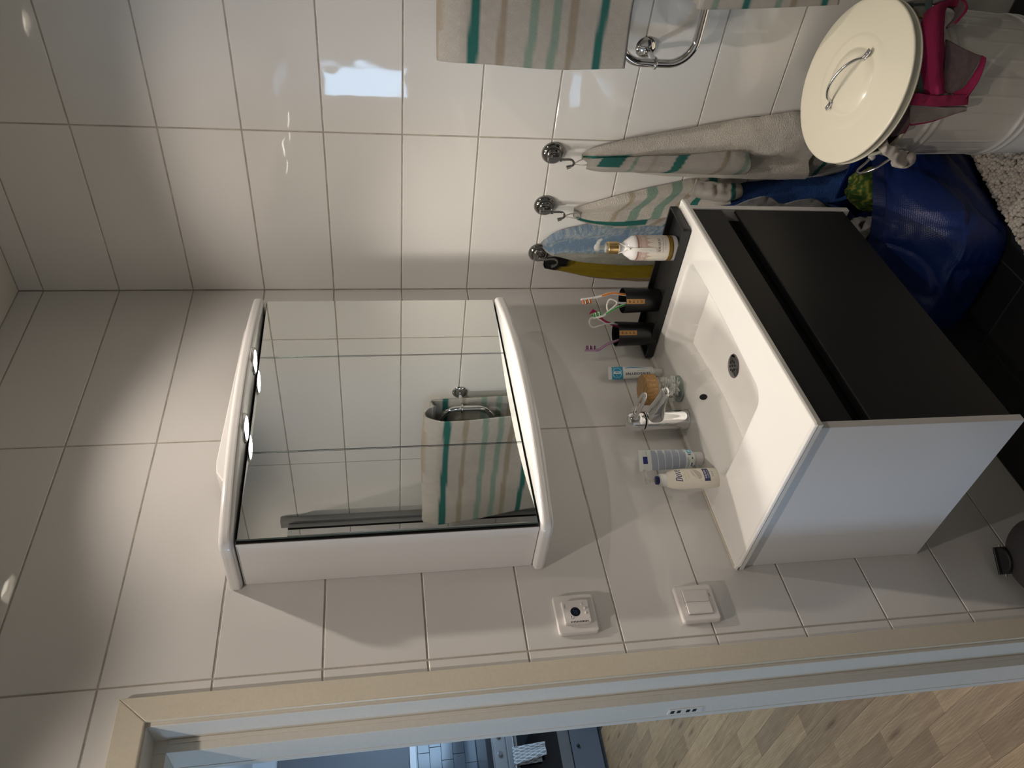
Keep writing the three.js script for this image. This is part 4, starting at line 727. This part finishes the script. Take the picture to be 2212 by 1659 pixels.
{
  const rowsC = [[1.154, 0.166, 0.178], [1.142, 0.158, 0.192], [1.111, 0.146, 0.216], [1.035, 0.124, 0.239], [0.958, 0.114, 0.256], [0.881, 0.108, 0.266], [0.788, 0.108, 0.275], [0.70, 0.108, 0.272], [0.60, 0.112, 0.268]];
  const B1 = [0.26, 0.40, 0.58], B2 = [0.60, 0.69, 0.73], G0 = [0.66, 0.64, 0.55];
  const t = thing('patterned_towel', 'blue and grey mottled terry towel bunched on the corner hook', 'towel', [0, 0, 0]);
  obj('towel_body', flipIf(hangCloth(rowsC, { folds: [[1.6, 2.4, 0.012, 0.8], [3.4, 0.5, 0.005, 1]], depth: (v) => 0.018 + 0.04 * smooth(0, 0.2, v), seed: 12, color: (s, y, z) => {
    const k = fbm(y * 170 + 31.7, z * 170 + 11.3, s * 9), q = s + 0.5 * (1.12 - y) * 0.7; return q < 0.56 ? mixC(G0, [0.46, 0.47, 0.43], k) : mixC(B2, B1, smooth(0.30, 0.70, k + 0.3 * smooth(0.6, 0.66, s) * (1 - smooth(0.72, 0.8, s)))); } })), M.terry, t);
}
{
  const rowsD = [[1.138, 0.094, 0.120], [1.11, 0.086, 0.124], [1.073, 0.079, 0.124], [0.986, 0.056, 0.122], [0.905, 0.046, 0.118], [0.795, 0.039, 0.116], [0.66, 0.036, 0.114]];
  const Y = [0.74, 0.54, 0.03], K = [0.012, 0.013, 0.018], BE = [0.56, 0.40, 0.24];
  const t = thing('hooded_towel', 'yellow towel with black top edge in the corner by the washbasin', 'towel', [0, 0, 0]);
  obj('towel_body', flipIf(hangCloth(rowsD, { folds: [[1.4, 0.9, 0.005, 0.4], [2.6, 2.2, 0.003, 1]], depth: 0.026, seed: 17, color: (s, y) => { const k = smooth(1.105, 1.085, y + 0.06 * (s - 0.35)); const base = s < 0.16 + 0.16 * smooth(1.0, 0.8, y) ? BE : Y; return mixC(K, base, k); } })), M.terry, t);
}
{
  const rowsE = [[0.92, 0.29, 0.325], [0.80, 0.285, 0.335], [0.745, 0.28, 0.342], [0.675, 0.275, 0.360], [0.600, 0.27, 0.378], [0.523, 0.268, 0.392], [0.391, 0.268, 0.402], [0.30, 0.272, 0.420], [0.245, 0.30, 0.448], [0.205, 0.36, 0.462]];
  const BL = [0.025, 0.10, 0.36], GR = [0.48, 0.485, 0.50];
  const t = thing('bath_towel', 'blue and grey bath towel hanging between the vanity and the wall', 'towel', [0, 0, 0]);
  obj('towel_body', flipIf(hangCloth(rowsE, { back: 0.003, nv: 160, folds: [[1.3, 1.2, 0.012, 0.6], [3.0, 0.2, 0.006, 1.2]], depth: (v) => 0.012 + 0.05 * smooth(0.1, 0.6, v), seed: 21, color: () => BL })), M.terry, t);
  // the grey reverse of the towel is turned outwards along its wavy edge
  const lining = [[0.70, 0.312], [0.64, 0.345], [0.585, 0.374], [0.535, 0.384], [0.485, 0.362], [0.435, 0.374], [0.385, 0.378], [0.335, 0.352], [0.295, 0.325]].map(([y, z], i) => [[-0.062, y, 0.272], [-0.080 - 0.004 * Math.sin(i), y, lerp(0.272, z, 0.55)], [-0.078, y - 0.004, z]]);
  obj('grey_reverse', patch(lining, 30, 90, 0.005, (u, v) => worn(GR, u * 0.1, v * 0.4, 0.2), 3, 0.006), M.terry, t);
  const hem = [[[-0.052, 0.50, 0.335], [-0.060, 0.50, 0.345]], [[-0.060, 0.40, 0.350], [-0.068, 0.405, 0.362]], [[-0.066, 0.32, 0.345], [-0.076, 0.33, 0.362]], [[-0.075, 0.25, 0.325], [-0.086, 0.262, 0.345]], [[-0.085, 0.215, 0.295], [-0.095, 0.225, 0.318]]];
  obj('hem', patch(hem, 10, 60, 0.005, (u, v) => worn([0.02, 0.07, 0.22], u * 0.1, v * 0.3, 0.1), 3), M.terry, t);
}
// towel rail with two towels
{
  const X = -0.085, r = 0.0105, zl = 0.747, zr = 1.27, ys = [1.437, 1.253, 1.058, 0.868], R = 0.062;
  const t = thing('towel_rail', 'chrome serpentine towel rail on the right wall', 'towel rail', [0, 0, 0]);
  const pts = [], arc = (yc, zc, a0, a1) => { for (let i = 0; i <= 10; i++) { const a = lerp(a0, a1, i / 10); pts.push(V(X, yc + R * Math.sin(a), zc + R * Math.cos(a))); } };
  const H = Math.PI / 2;
  pts.push(V(X, ys[0], zr)); for (let z = zr - 0.08; z > zl + R; z -= 0.08) pts.push(V(X, ys[0], z)); arc(ys[0] - R, zl + R, H, Math.PI); arc(ys[1] + R, zl + R, Math.PI, 3 * H);
  for (let z = zl + R + 0.06; z < zr - R; z += 0.08) pts.push(V(X, ys[1], z)); arc(ys[1] - R, zr - R, H, 0); arc(ys[2] + R, zr - R, 0, -H);
  for (let z = zr - R - 0.06; z > zl + R; z -= 0.08) pts.push(V(X, ys[2], z)); arc(ys[2] - R, zl + R, H, Math.PI); arc(ys[3] + R, zl + R, Math.PI, 3 * H);
  for (let z = zl + R + 0.06; z < zr; z += 0.08) pts.push(V(X, ys[3], z)); pts.push(V(X, ys[3], zr));
  obj('tube_loop', new THREE.TubeGeometry(new THREE.CatmullRomCurve3(pts, false, 'centripetal'), 420, r, 16), M.chrome, t);
  for (const [y, z] of [[1.362, 0.7515], [0.961, 0.7515], [1.155, 1.262]]) {
    const b = obj('bracket', rodBetween([-0.008, y, z], [X + 0.004, y, z], 0.0065), M.chrome, t);
    obj('rosette', lathe([[0, 0.012], [0.012, 0.0115], [0.022, 0.007], [0.027, 0.002], [0.027, 0.0003]], 40).rotateZ(Math.PI / 2).translate(0, y, z), M.chrome, b);
    obj('clamp', new THREE.TorusGeometry(r + 0.0015, 0.004, 10, 28).rotateX(Math.PI / 2).translate(X, y, z < 1 ? zl : zr), M.chrome, b);
  }
  // folded towel over the upper bars: stripes run along the bar
  const list = [[1.405, 1.428, TEAL], [1.345, 1.362, TAN], [1.275, 1.295, LTG], [1.222, 1.242, LTG], [1.182, 1.2, TAN], [1.112, 1.132, TEAL]];
  const tw = thing('bath_towel', 'white bath towel with teal, green and tan stripes over the upper towel rail', 'towel', [0, 0, 0]);
  const front = (u, v) => {
    const arch = smooth(0, 0.16, v), drop = Math.max(0, v - 0.10) / 0.90, y = 1.452 + 0.034 * Math.sin(Math.min(1, v / 0.14) * Math.PI) * 0.9 + 0.012 * arch - drop * 0.415 + 0.005 * Math.sin(u * 5);
    const x = -0.083 - 0.052 * arch + 0.012 * drop - 0.008 * Math.sin(u * 9 + v * 2) * drop - 0.006 * Math.sin(v * 5) - 0.02 * smooth(0.7, 1, u) * (1 - v * 0.4);
    return [x, y, lerp(0.733 + 0.012 * arch + 0.004 * Math.sin(v * 7), 1.30 - 0.03 * drop, u)];
  };
  const back = (u, v) => { const z = lerp(1.30, 0.726, u), y = v < 0.08 ? 1.458 + 0.008 * Math.sin(v / 0.08 * H) : 1.466 - (v - 0.08) / 0.92 * 0.37, x = v < 0.08 ? -0.085 + 0.020 * Math.sin(v / 0.08 * H) : -0.065 + 0.014 * Math.sin(u * 7 + 1) * v; return [x, y, z]; };
  const wc = (f) => (u, v) => { const p = f(u, v); return worn(stripes(p[1], list, p[1] > 1.487 ? [0.74, 0.65, 0.52] : CW), p[0] * 2, p[1], p[2]); };
  const fg = sheet(70, 70, front, 0.006, wc(front), wc(front), 5);
  obj('front_fall', fg, M.terry, tw); obj('back_fall', sheet(60, 60, back, 0.006, wc(back), wc(back), 5), M.terry, tw);
  const l2 = thing('bath_towel', 'white bath towel with teal stripes over the lower towel rail', 'towel', [0, 0, 0]);
  const f2 = (u, v) => { const z = lerp(0.882 + 0.03 * v, 1.25, u), y = v < 0.08 ? 0.885 + 0.008 * Math.sin(v / 0.08 * H) : 0.893 - (v - 0.08) / 0.92 * 0.34, x = v < 0.08 ? -0.085 - 0.02 * Math.sin(v / 0.08 * H) : -0.105 - 0.006 * Math.sin(u * 10 + v * 3); return [x, y, z]; };
  const b2 = (u, v) => { const z = lerp(1.25, 0.886 + 0.02 * v, u), y = v < 0.08 ? 0.885 + 0.008 * Math.sin(v / 0.08 * H) : 0.893 - (v - 0.08) / 0.92 * 0.33, x = v < 0.08 ? -0.085 + 0.02 * Math.sin(v / 0.08 * H) : -0.065 + 0.008 * Math.sin(u * 8); return [x, y, z]; };
  const li = [[0.85, 0.865, LTG], [0.775, 0.795, TEAL], [0.70, 0.715, LTG], [0.66, 0.675, TAN], [0.58, 0.60, TEAL]];
  const w2 = (f) => (u, v) => { const p = f(u, v); return worn(stripes(p[1], li), p[0] * 2, p[1], p[2]); };
  obj('front_fall', sheet(50, 70, f2, 0.006, w2(f2), w2(f2), 5), M.terry, l2); obj('back_fall', sheet(50, 60, b2, 0.006, w2(b2), w2(b2), 5), M.terry, l2);
}
// shower screen whose wall profile shows in the mirror
{
  const t = thing('shower_screen', 'glass shower screen with chrome frame at the right wall', 'shower screen', [0, 0, 0]);
  obj('wall_profile', [rbox(-0.026, -0.0006, 0.02, 2.03, 1.412, 1.452, 0.002), rbox(-0.05, -0.026, 0.02, 2.0, 1.425, 1.44, 0.002)], std(lin(0.36, 0.36, 0.36), 0.45, { metalness: 0.6 }), t);
  obj('seal', box(-0.054, -0.05, 0.03, 2.0, 1.42, 1.446), M.blackGap, t);
  obj('glass_panel', box(-0.80, -0.056, 0.03, 2.0, 1.430, 1.436), M.glass, t);
  obj('door_profile', [rbox(-0.085, -0.056, 0.03, 2.0, 1.422, 1.444, 0.002), rbox(-0.825, -0.80, 0.03, 2.0, 1.42, 1.446, 0.002)], M.chrome, t);
  obj('sill', rbox(-0.83, -0.001, 0.0005, 0.02, 1.41, 1.455, 0.003), M.steel, t);
}

// ---------------------------------------------------------------- laundry bin, lid and what hangs out of it
const BIN = [-0.215, 0.78];
{
  const t = thing('laundry_bin', 'white ribbed metal laundry bin with clothes spilling over its rim', 'bin', [BIN[0], 0.024, BIN[1]]);
  const prof = (y) => 0.156 + 0.014 * (y / 0.416), ribs = 26;
  const ring = (y, c, h) => Math.exp(-(((y - c) / h) ** 2)) * 0.0032;
  const g = gridSurface(416, 150, (u, v) => { const y = v * 0.412, a = u * Math.PI * 2, flu = Math.max(0, Math.cos(a * ribs)) ** 14 * 0.0016 * smooth(0.145, 0.165, y) * (1 - smooth(0.315, 0.33, y)), r = prof(y) + ring(y, 0.362, 0.006) + ring(y, 0.342, 0.006) + ring(y, 0.125, 0.006) + ring(y, 0.105, 0.006) + flu; return [Math.cos(a) * r, y, -Math.sin(a) * r]; });
  obj('bin_wall', g, M.binWhite, t);
  obj('bin_inside', lathe([[0.150, 0.01], [0.1665, 0.412]], 64), M.binWhite, t);
  obj('bin_bottom', cyl(0.156, 0.156, 0.0, 0.012, 0, 0, 64), M.binWhite, t);
  obj('rim', new THREE.TorusGeometry(0.1695, 0.0042, 12, 96).rotateX(Math.PI / 2).translate(0, 0.414, 0), M.cream, t);
  const a = 4.13, ca = Math.cos(a), sa = Math.sin(a), hp = (r, s, y) => [r * ca - s * sa, y, r * sa + s * ca];
  const h = obj('side_handle', tube([hp(0.171, -0.045, 0.385), hp(0.186, -0.045, 0.40), hp(0.205, -0.038, 0.425), hp(0.214, -0.015, 0.437), hp(0.214, 0.015, 0.437), hp(0.205, 0.038, 0.425), hp(0.186, 0.045, 0.40), hp(0.171, 0.045, 0.385)], 0.0034, 60, 10), M.steel, t);
  for (const s of [-0.045, 0.045]) obj('handle_lug', T(new THREE.SphereGeometry(0.009, 14, 10), ...hp(0.171, s, 0.385)), M.binWhite, h);
}
{
  const t = thing('bin_lid', 'round cream metal bin lid with steel strap handle resting on the clothes', 'lid', [-0.229, 0.519, 0.781]);
  const n = V(-0.029, 1, 0.151).normalize(); t.quaternion.setFromUnitVectors(V(0, 1, 0), n);
  const R = 0.1885;
  obj('lid_plate', lathe([[0, 0.013], [0.052, 0.0125], [0.066, 0.0105], [0.073, 0.0035], [0.080, 0.0025], [0.098, 0.0045], [0.106, 0.002], [0.112, 0.0018], [R - 0.012, 0.0005], [R - 0.003, 0.0], [R, -0.0025], [R, -0.007], [R - 0.004, -0.009], [R - 0.004, -0.020], [R - 0.0005, -0.022], [R - 0.0005, -0.025], [R - 0.005, -0.026], [R - 0.006, -0.010], [0.10, -0.001], [0, 0.009]], 110), M.cream, t);
  const d = V(-0.234, 0, 0.972).normalize(), P = (s, y) => [d.x * s, y, d.z * s];
  const h = obj('handle', tube([P(-0.068, 0.0135), P(-0.060, 0.0165), P(-0.052, 0.030), P(-0.029, 0.045), P(0, 0.050), P(0.029, 0.045), P(0.052, 0.030), P(0.060, 0.0165), P(0.068, 0.0135)], 0.0036, 60, 10), M.steel, t);
  for (const s of [-0.074, 0.074]) {
    const pl = obj('handle_plate', rbox(-0.012, 0.012, -0.0012, 0.0012, -0.0065, 0.0065, 0.001).rotateY(Math.atan2(-d.z, d.x)).translate(...P(s * 0.97, 0.0125)), M.steel, t);
    obj('rivet', T(new THREE.SphereGeometry(0.0034, 14, 10).scale(1, 0.6, 1), ...P(s, 0.0142)), M.steel, pl);
  }
}
{
  const PK = [0.95, 0.045, 0.25], MV = [0.50, 0.33, 0.37], PW = [0.78, 0.68, 0.64];
  const t = thing('pink_hand_towel', 'bright pink bordered hand towel hanging out of the laundry bin', 'towel', [0, 0, 0]);
  const c = (k) => (u, v) => worn(k, u * 0.15, v * 0.15, k[0], 70, 0.15);
  const out = (p, k) => { const dx = p[0] - BIN[0], dz = p[2] - BIN[1], l = Math.hypot(dx, dz); return [p[0] + dx / l * k, p[1], p[2] + dz / l * k]; };
  const E1 = [[-0.209, 0.351, 0.965], [-0.254, 0.423, 0.961], [-0.302, 0.460, 0.943], [-0.347, 0.474, 0.909], [-0.372, 0.467, 0.879], [-0.387, 0.456, 0.849], [-0.395, 0.446, 0.824]].map((p) => out(p, -0.003));
  const E2 = [[-0.251, 0.342, 0.967], [-0.255, 0.379, 0.966], [-0.300, 0.404, 0.950], [-0.330, 0.414, 0.931], [-0.359, 0.415, 0.904], [-0.380, 0.415, 0.874], [-0.397, 0.393, 0.833]];
  const mid = E1.map((p, i) => out([0, 1, 2].map((k) => (p[k] + E2[i][k]) / 2), 0.012));
  obj('border', patch([E1, mid, E2], 60, 16, 0.004, c(PK), 2), M.terry, t);
  const curl = [[-0.226, 0.364, 0.970], [-0.227, 0.347, 0.972], [-0.250, 0.337, 0.974], [-0.280, 0.352, 0.966], [-0.313, 0.390, 0.950]].map((p) => out(p, 0.006)), curl2 = curl.map((p, i) => out([p[0], p[1] + 0.035 - 0.006 * i, p[2]], -0.018));
  obj('curled_edge', patch([curl2, curl], 40, 10, 0.004, (u, v) => worn(v > 0.7 ? PK : MV, u * 0.1, v * 0.1, 0.4), 1.2), M.terry, t);
  const tri = [[-0.331, 0.407, 0.921], [-0.348, 0.351, 0.905], [-0.354, 0.318, 0.899]], tri2 = [[-0.392, 0.412, 0.843], [-0.396, 0.392, 0.832], [-0.396, 0.372, 0.830]];
  obj('reverse_side', patch([tri, tri.map((p, i) => out([0, 1, 2].map((k) => (p[k] + tri2[i][k]) / 2), 0.003)), tri2], 30, 30, 0.004, (u, v) => worn(mixC(MV, PW, 0.45 * u), u * 0.2, v * 0.2, 0.2, 90, 0.4), 2), M.terry, t);
  const V1 = [[-0.397, 0.382, 0.833], [-0.393, 0.357, 0.846], [-0.378, 0.336, 0.877], [-0.361, 0.324, 0.902]], V2 = [[-0.405, 0.351, 0.822], [-0.400, 0.338, 0.842], [-0.389, 0.326, 0.869], [-0.369, 0.317, 0.900]];
  obj('lower_border', patch([V1, V2], 36, 8, 0.005, c(PK), 1.5), M.terry, t);
  const L1 = [[-0.399, 0.486, 0.832], [-0.403, 0.418, 0.829], [-0.402, 0.345, 0.835]], L2 = [[-0.405, 0.476, 0.806], [-0.409, 0.409, 0.807], [-0.408, 0.340, 0.813]];
  obj('inner_border', patch([L1, L2], 40, 10, 0.004, c(PK.map((q) => q * 0.9)), 1.5), M.terry, t);
  const A1 = [[-0.402, 0.481, 0.813], [-0.405, 0.405, 0.806], [-0.405, 0.347, 0.808], [-0.405, 0.334, 0.806]], A2 = [[-0.397, 0.446, 0.756], [-0.399, 0.404, 0.767], [-0.399, 0.356, 0.788], [-0.398, 0.328, 0.797]];
  obj('pale_side', patch([A1, A2], 40, 20, 0.004, (u, v) => worn(v > 0.88 || u > 0.95 ? PK : PW, u * 0.2, v * 0.2, 0.6, 90, 0.35), 2), M.terry, t);
  const M1 = [[-0.394, 0.492, 0.825], [-0.402, 0.468, 0.801], [-0.403, 0.449, 0.775], [-0.398, 0.453, 0.736]], M2 = [[-0.380, 0.489, 0.811], [-0.383, 0.492, 0.785], [-0.381, 0.488, 0.754], [-0.370, 0.458, 0.712]];
  obj('mauve_side', patch([M2, M1], 40, 14, 0.004, (u, v) => worn(v > 0.9 ? PK : MV, u * 0.2, v * 0.2, 0.9, 90, 0.35), 2), M.terry, t);
}
{   // printed cloth between the lid and the pink towel, and the grey garment over the rim
  const t = thing('printed_cloth', 'white cloth with black, teal and yellow print under the bin lid', 'cloth', [0, 0, 0]);
  const W1 = [[-0.212, 0.436, 0.962], [-0.284, 0.468, 0.946], [-0.345, 0.486, 0.905], [-0.384, 0.486, 0.845], [-0.389, 0.482, 0.822], [-0.372, 0.478, 0.745]], W2 = [[-0.212, 0.39, 0.966], [-0.294, 0.436, 0.946], [-0.350, 0.450, 0.903], [-0.386, 0.448, 0.845], [-0.391, 0.44, 0.822], [-0.380, 0.445, 0.745]];
  obj('cloth_body', patch([W1.map((p) => [p[0] + 0.02, p[1] + 0.004, p[2] - 0.01]), W1, W2], 80, 20, 0.004, (u, v) => { const k = n3(u * 16, v * 3, 2); const s = Math.abs(Math.sin(u * 26 + 2 * v)); return v > 0.78 ? [0.28, 0.42, 0.42] : s < 0.10 ? [0.01, 0.01, 0.012] : k > 0.62 ? [0.50, 0.38, 0.14] : k < 0.28 ? [0.10, 0.13, 0.13] : [0.50, 0.49, 0.46]; }, 2), M.terry, t);
  obj('cloth_heap', gridSurface(60, 30, (u, v) => { const a = u * Math.PI * 2, p = v * Math.PI / 2, k = 0.8 + 0.25 * fbm(Math.cos(a) * 3 + 5, Math.sin(a) * 3 + 5, v * 4); return [BIN[0] + 0.002 + 0.140 * k * Math.cos(a) * Math.cos(p), 0.40 + 0.106 * Math.sin(p) * (0.85 + 0.15 * k) - 0.012, BIN[1] - 0.140 * k * Math.sin(a) * Math.cos(p)]; }, (u, v) => worn([0.16, 0.15, 0.15], u, v, 0.3, 40)), M.terry, t);
  const gt = thing('grey_garment', 'light grey cotton garment hanging over the bin rim beside the handle', 'garment', [0, 0, 0]);
  const G1 = [[-0.350, 0.500, 0.700], [-0.368, 0.488, 0.690], [-0.364, 0.455, 0.672], [-0.355, 0.425, 0.652], [-0.337, 0.385, 0.632]], G2 = [[-0.362, 0.484, 0.716], [-0.395, 0.478, 0.712], [-0.400, 0.455, 0.703], [-0.394, 0.430, 0.693], [-0.380, 0.395, 0.672]];
  const Gm = G1.map((p, i) => [(p[0] + G2[i][0]) / 2 - 0.018, (p[1] + G2[i][1]) / 2, (p[2] + G2[i][2]) / 2 - 0.012]);
  obj('garment_body', patch([G1, Gm, G2], 44, 24, 0.004, (u, v) => worn([0.50, 0.46, 0.42], u * 0.1, v * 0.1, 0.2, 30, 0.12), 2, 0.008), std(lin(1, 1, 1), 0.85, { vertexColors: true }), gt);
  obj('roll', tube([[-0.338, 0.388, 0.633], [-0.355, 0.376, 0.640], [-0.368, 0.378, 0.655], [-0.380, 0.392, 0.672]], 0.012, 30, 12), std(lin(0.50, 0.46, 0.42), 0.85), gt);
}

// ---------------------------------------------------------------- blue bag with clothes, bath mat, pedal bin
{
  const t = thing('carrier_bag', 'large shiny blue woven plastic carrier bag on the floor under the vanity', 'bag', [0, 0, 0]);
  const lo = [[-0.10, 0.535], [-0.25, 0.505], [-0.385, 0.455], [-0.405, 0.32], [-0.39, 0.15], [-0.25, 0.07], [-0.09, 0.10], [-0.06, 0.33]], md = [[-0.09, 0.565], [-0.24, 0.548], [-0.405, 0.465], [-0.43, 0.31], [-0.395, 0.14], [-0.25, 0.06], [-0.075, 0.09], [-0.055, 0.33]], hi = [[-0.085, 0.578], [-0.165, 0.535], [-0.262, 0.425], [-0.292, 0.33], [-0.285, 0.18], [-0.20, 0.12], [-0.09, 0.14], [-0.075, 0.33]];
  const loop = (L, u) => { const n = L.length, f = (u % 1) * n, i = Math.floor(f), k = f - i, g = (j) => L[(j + n) % n]; return crPick([g(i - 1), g(i), g(i + 1), g(i + 2)], (1 + k) / 3); };
  const f = (u, v) => {
    const a = loop(lo, u), b = loop(md, u), c = loop(hi, u), y = v * 0.315, q = v < 0.45 ? [0, 1].map((k) => lerp(a[k], b[k], Math.sin(v / 0.45 * Math.PI / 2))) : [0, 1].map((k) => lerp(b[k], c[k], smooth(0.40, 1.0, v)));
    const cx = -0.24, cz = 0.32, dx = q[0] - cx, dz = q[1] - cz, l = Math.hypot(dx, dz), w = (0.016 * (n3(u * 9 + 3.3, v * 3.1, 2.5) - 0.5) - 0.010 * Math.max(0, 1 - Math.abs(n3(u * 11 + 7, v * 4 + u * 9, 5.5) - 0.5) * 9) + 0.0035 * (n3(u * 34, v * 22, 3.4) - 0.5)) * smooth(0, 0.12, v) * (1 - 0.75 * smooth(0.85, 1, v));
    return [Math.min(-0.012, q[0] + dx / l * w), 0.001 + y + 0.006 * (n3(u * 12, 1, 2) - 0.5) * smooth(0.9, 1, v), q[1] + dz / l * w];
  };
  const nu = 220, nv = 110, g = sheet(nu, nv, f, 0.0015, null, null, 1); const uv = g.attributes.uv; for (let i = 0; i < uv.count; i++) uv.setXY(i, uv.getX(i) * 1.5, uv.getY(i) * 0.38);
  g.index.array.forEach(() => 0); obj('bag_body', g, M.blueBag, t);
  obj('bag_bottom', new THREE.ExtrudeGeometry(new THREE.Shape(lo.map((p) => new THREE.Vector2(...p))), { depth: 0.002, bevelEnabled: false }).rotateX(Math.PI / 2).translate(0, 0.003, 0), M.blueBag, t);
  obj('hem_band', sheet(160, 4, (u, v) => { const p = f(u, 0.90 + 0.1 * v), dx = p[0] + 0.22, dz = p[2] - 0.34, l = Math.hypot(dx, dz); return [Math.min(-0.01, p[0] + dx / l * 0.002), p[1] + 0.001, p[2] + dz / l * 0.002]; }, 0.0012), M.blueBag, t);
  const inside = (x, y, z, sx, sy, sz, c, sd) => flipIf(gridSurface(60, 40, (u, v) => { const a = u * Math.PI * 2, p = (v - 0.5) * Math.PI, k = 0.8 + 0.45 * fbm(Math.cos(a) * Math.cos(p) * 3 + sd, Math.sin(p) * 3 + sd, Math.sin(a) * Math.cos(p) * 3); return [x + sx * k * Math.cos(a) * Math.cos(p), y + sy * k * Math.sin(p), z + sz * k * Math.sin(a) * Math.cos(p)]; }, c));
  tag(obj('printed_shirt', inside(-0.215, 0.255, 0.315, 0.075, 0.085, 0.075, (u, v) => { const s = Math.sin(u * 40 + 6 * n3(u * 8, v * 8, 1)) * Math.sin(v * 26); return s > 0.45 ? [0.012, 0.012, 0.014] : [0.52, 0.51, 0.50]; }, 4), M.terry), 'crumpled white shirt with black lettering in the blue bag', 'shirt');
  tag(obj('green_print_shirt', inside(-0.155, 0.262, 0.455, 0.055, 0.082, 0.06, (u, v) => { const k = n3(u * 34, v * 30, 8); return k > 0.62 ? [0.35, 0.36, 0.05] : [0.05, 0.14, 0.018]; }, 8), M.terry), 'crumpled green leaf-print cloth in the blue bag', 'cloth');
}
{
  const t = thing('bath_mat', 'thick beige chenille bath mat on the dark floor beside the bag', 'bath mat', [-0.085, 0, 0.585]);
  t.rotation.y = Math.atan2(-0.2845, 0.9587) * -1; t.rotation.y = Math.PI - 0.2885; // local +x along the edge, local -z into the room
  const L = 0.80, Wd = 0.50;
  obj('mat_backing', rbox(0, L, 0.001, 0.009, -Wd, 0, 0.003), std(lin(0.42, 0.39, 0.35), 0.95, { bumpMap: rep(terryTex, 12), bumpScale: 0.002 }), t);
  const nub = new THREE.SphereGeometry(0.0058, 8, 6).scale(1, 1.15, 1), inst = [];
  for (let a = 0; a < L - 0.004; a += 0.0092) for (let b = 0; b < Wd; b += 0.0092) { const px = a + (rnd() - 0.5) * 0.005, pz = -b + (rnd() - 0.5) * 0.005; if (px > 0.003 && px < L - 0.003 && pz < 0.004) inst.push([px, 0.0125 + 0.004 * rnd(), pz]); }
  const im = new THREE.InstancedMesh(nub, std(lin(0.40, 0.365, 0.315), 0.95), inst.length); const m4 = new THREE.Matrix4(), q = new THREE.Quaternion(), e = new THREE.Euler();
  inst.forEach((p, i) => { e.set((rnd() - 0.5) * 1.2, rnd() * 3, (rnd() - 0.5) * 1.2); q.setFromEuler(e); const s = 0.85 + 0.45 * rnd(); m4.compose(V(...p), q, V(s, s * (0.9 + 0.5 * rnd()), s)); im.setMatrixAt(i, m4); const k = 0.85 + 0.25 * rnd(); im.setColorAt(i, new THREE.Color(k, k, k)); });
  im.name = 'chenille_pile'; im.userData.kind = 'stuff'; im.castShadow = im.receiveShadow = true; t.add(im);
  obj('hem_edge', rbox(-0.004, 0.006, 0.001, 0.014, -Wd, 0, 0.003), std(lin(0.45, 0.42, 0.38), 0.9), t);
}
{
  const t = thing('pedal_bin', 'small dark grey pedal bin by the wall under the light switch', 'bin', [-1.136, 0, 0.112]);
  const dg = phys(lin(0.045, 0.042, 0.042), 0.45), dk = phys(lin(0.012, 0.012, 0.013), 0.4);
  obj('bin_body', lathe([[0, 0.001], [0.080, 0.001], [0.083, 0.004], [0.083, 0.212], [0.081, 0.214], [0, 0.214]], 56), dg, t);
  obj('lid', lathe([[0, 0.244], [0.03, 0.243], [0.06, 0.2385], [0.078, 0.231], [0.0845, 0.222], [0.0845, 0.216], [0, 0.216]], 56), dg, t);
  // half-round hinge cover on the lid, its flat side to the wall
  const hx = 0.5, hz = -0.866, turn = Math.atan2(hx, hz), half = new THREE.Shape(); half.absarc(0, 0, 0.031, Math.PI, Math.PI * 2, false); half.closePath();
  const cover = ext(half, 0.022, 0.002, 2, 24).rotateX(-Math.PI / 2).rotateY(turn + Math.PI).translate(hx * 0.079, 0.2255, hz * 0.079), drop = rbox(-0.031, 0.031, 0.165, 0.247, -0.003, 0.003, 0.002).rotateY(turn).translate(hx * 0.091, 0, hz * 0.091);
  obj('hinge', [cover, drop], dk, t);
  obj('hinge_pin', rodBetween([hx * 0.083 - 0.036 * hz, 0.236, hz * 0.083 + 0.036 * hx], [hx * 0.083 + 0.036 * hz, 0.236, hz * 0.083 - 0.036 * hx], 0.0028), M.chrome, t);
  obj('pedal', rbox(-0.02, 0.02, 0.004, 0.014, 0.08, 0.115, 0.004).rotateY(Math.PI * 0.95 + 2.6), dk, t);
}

renderer.render(scene, camera);
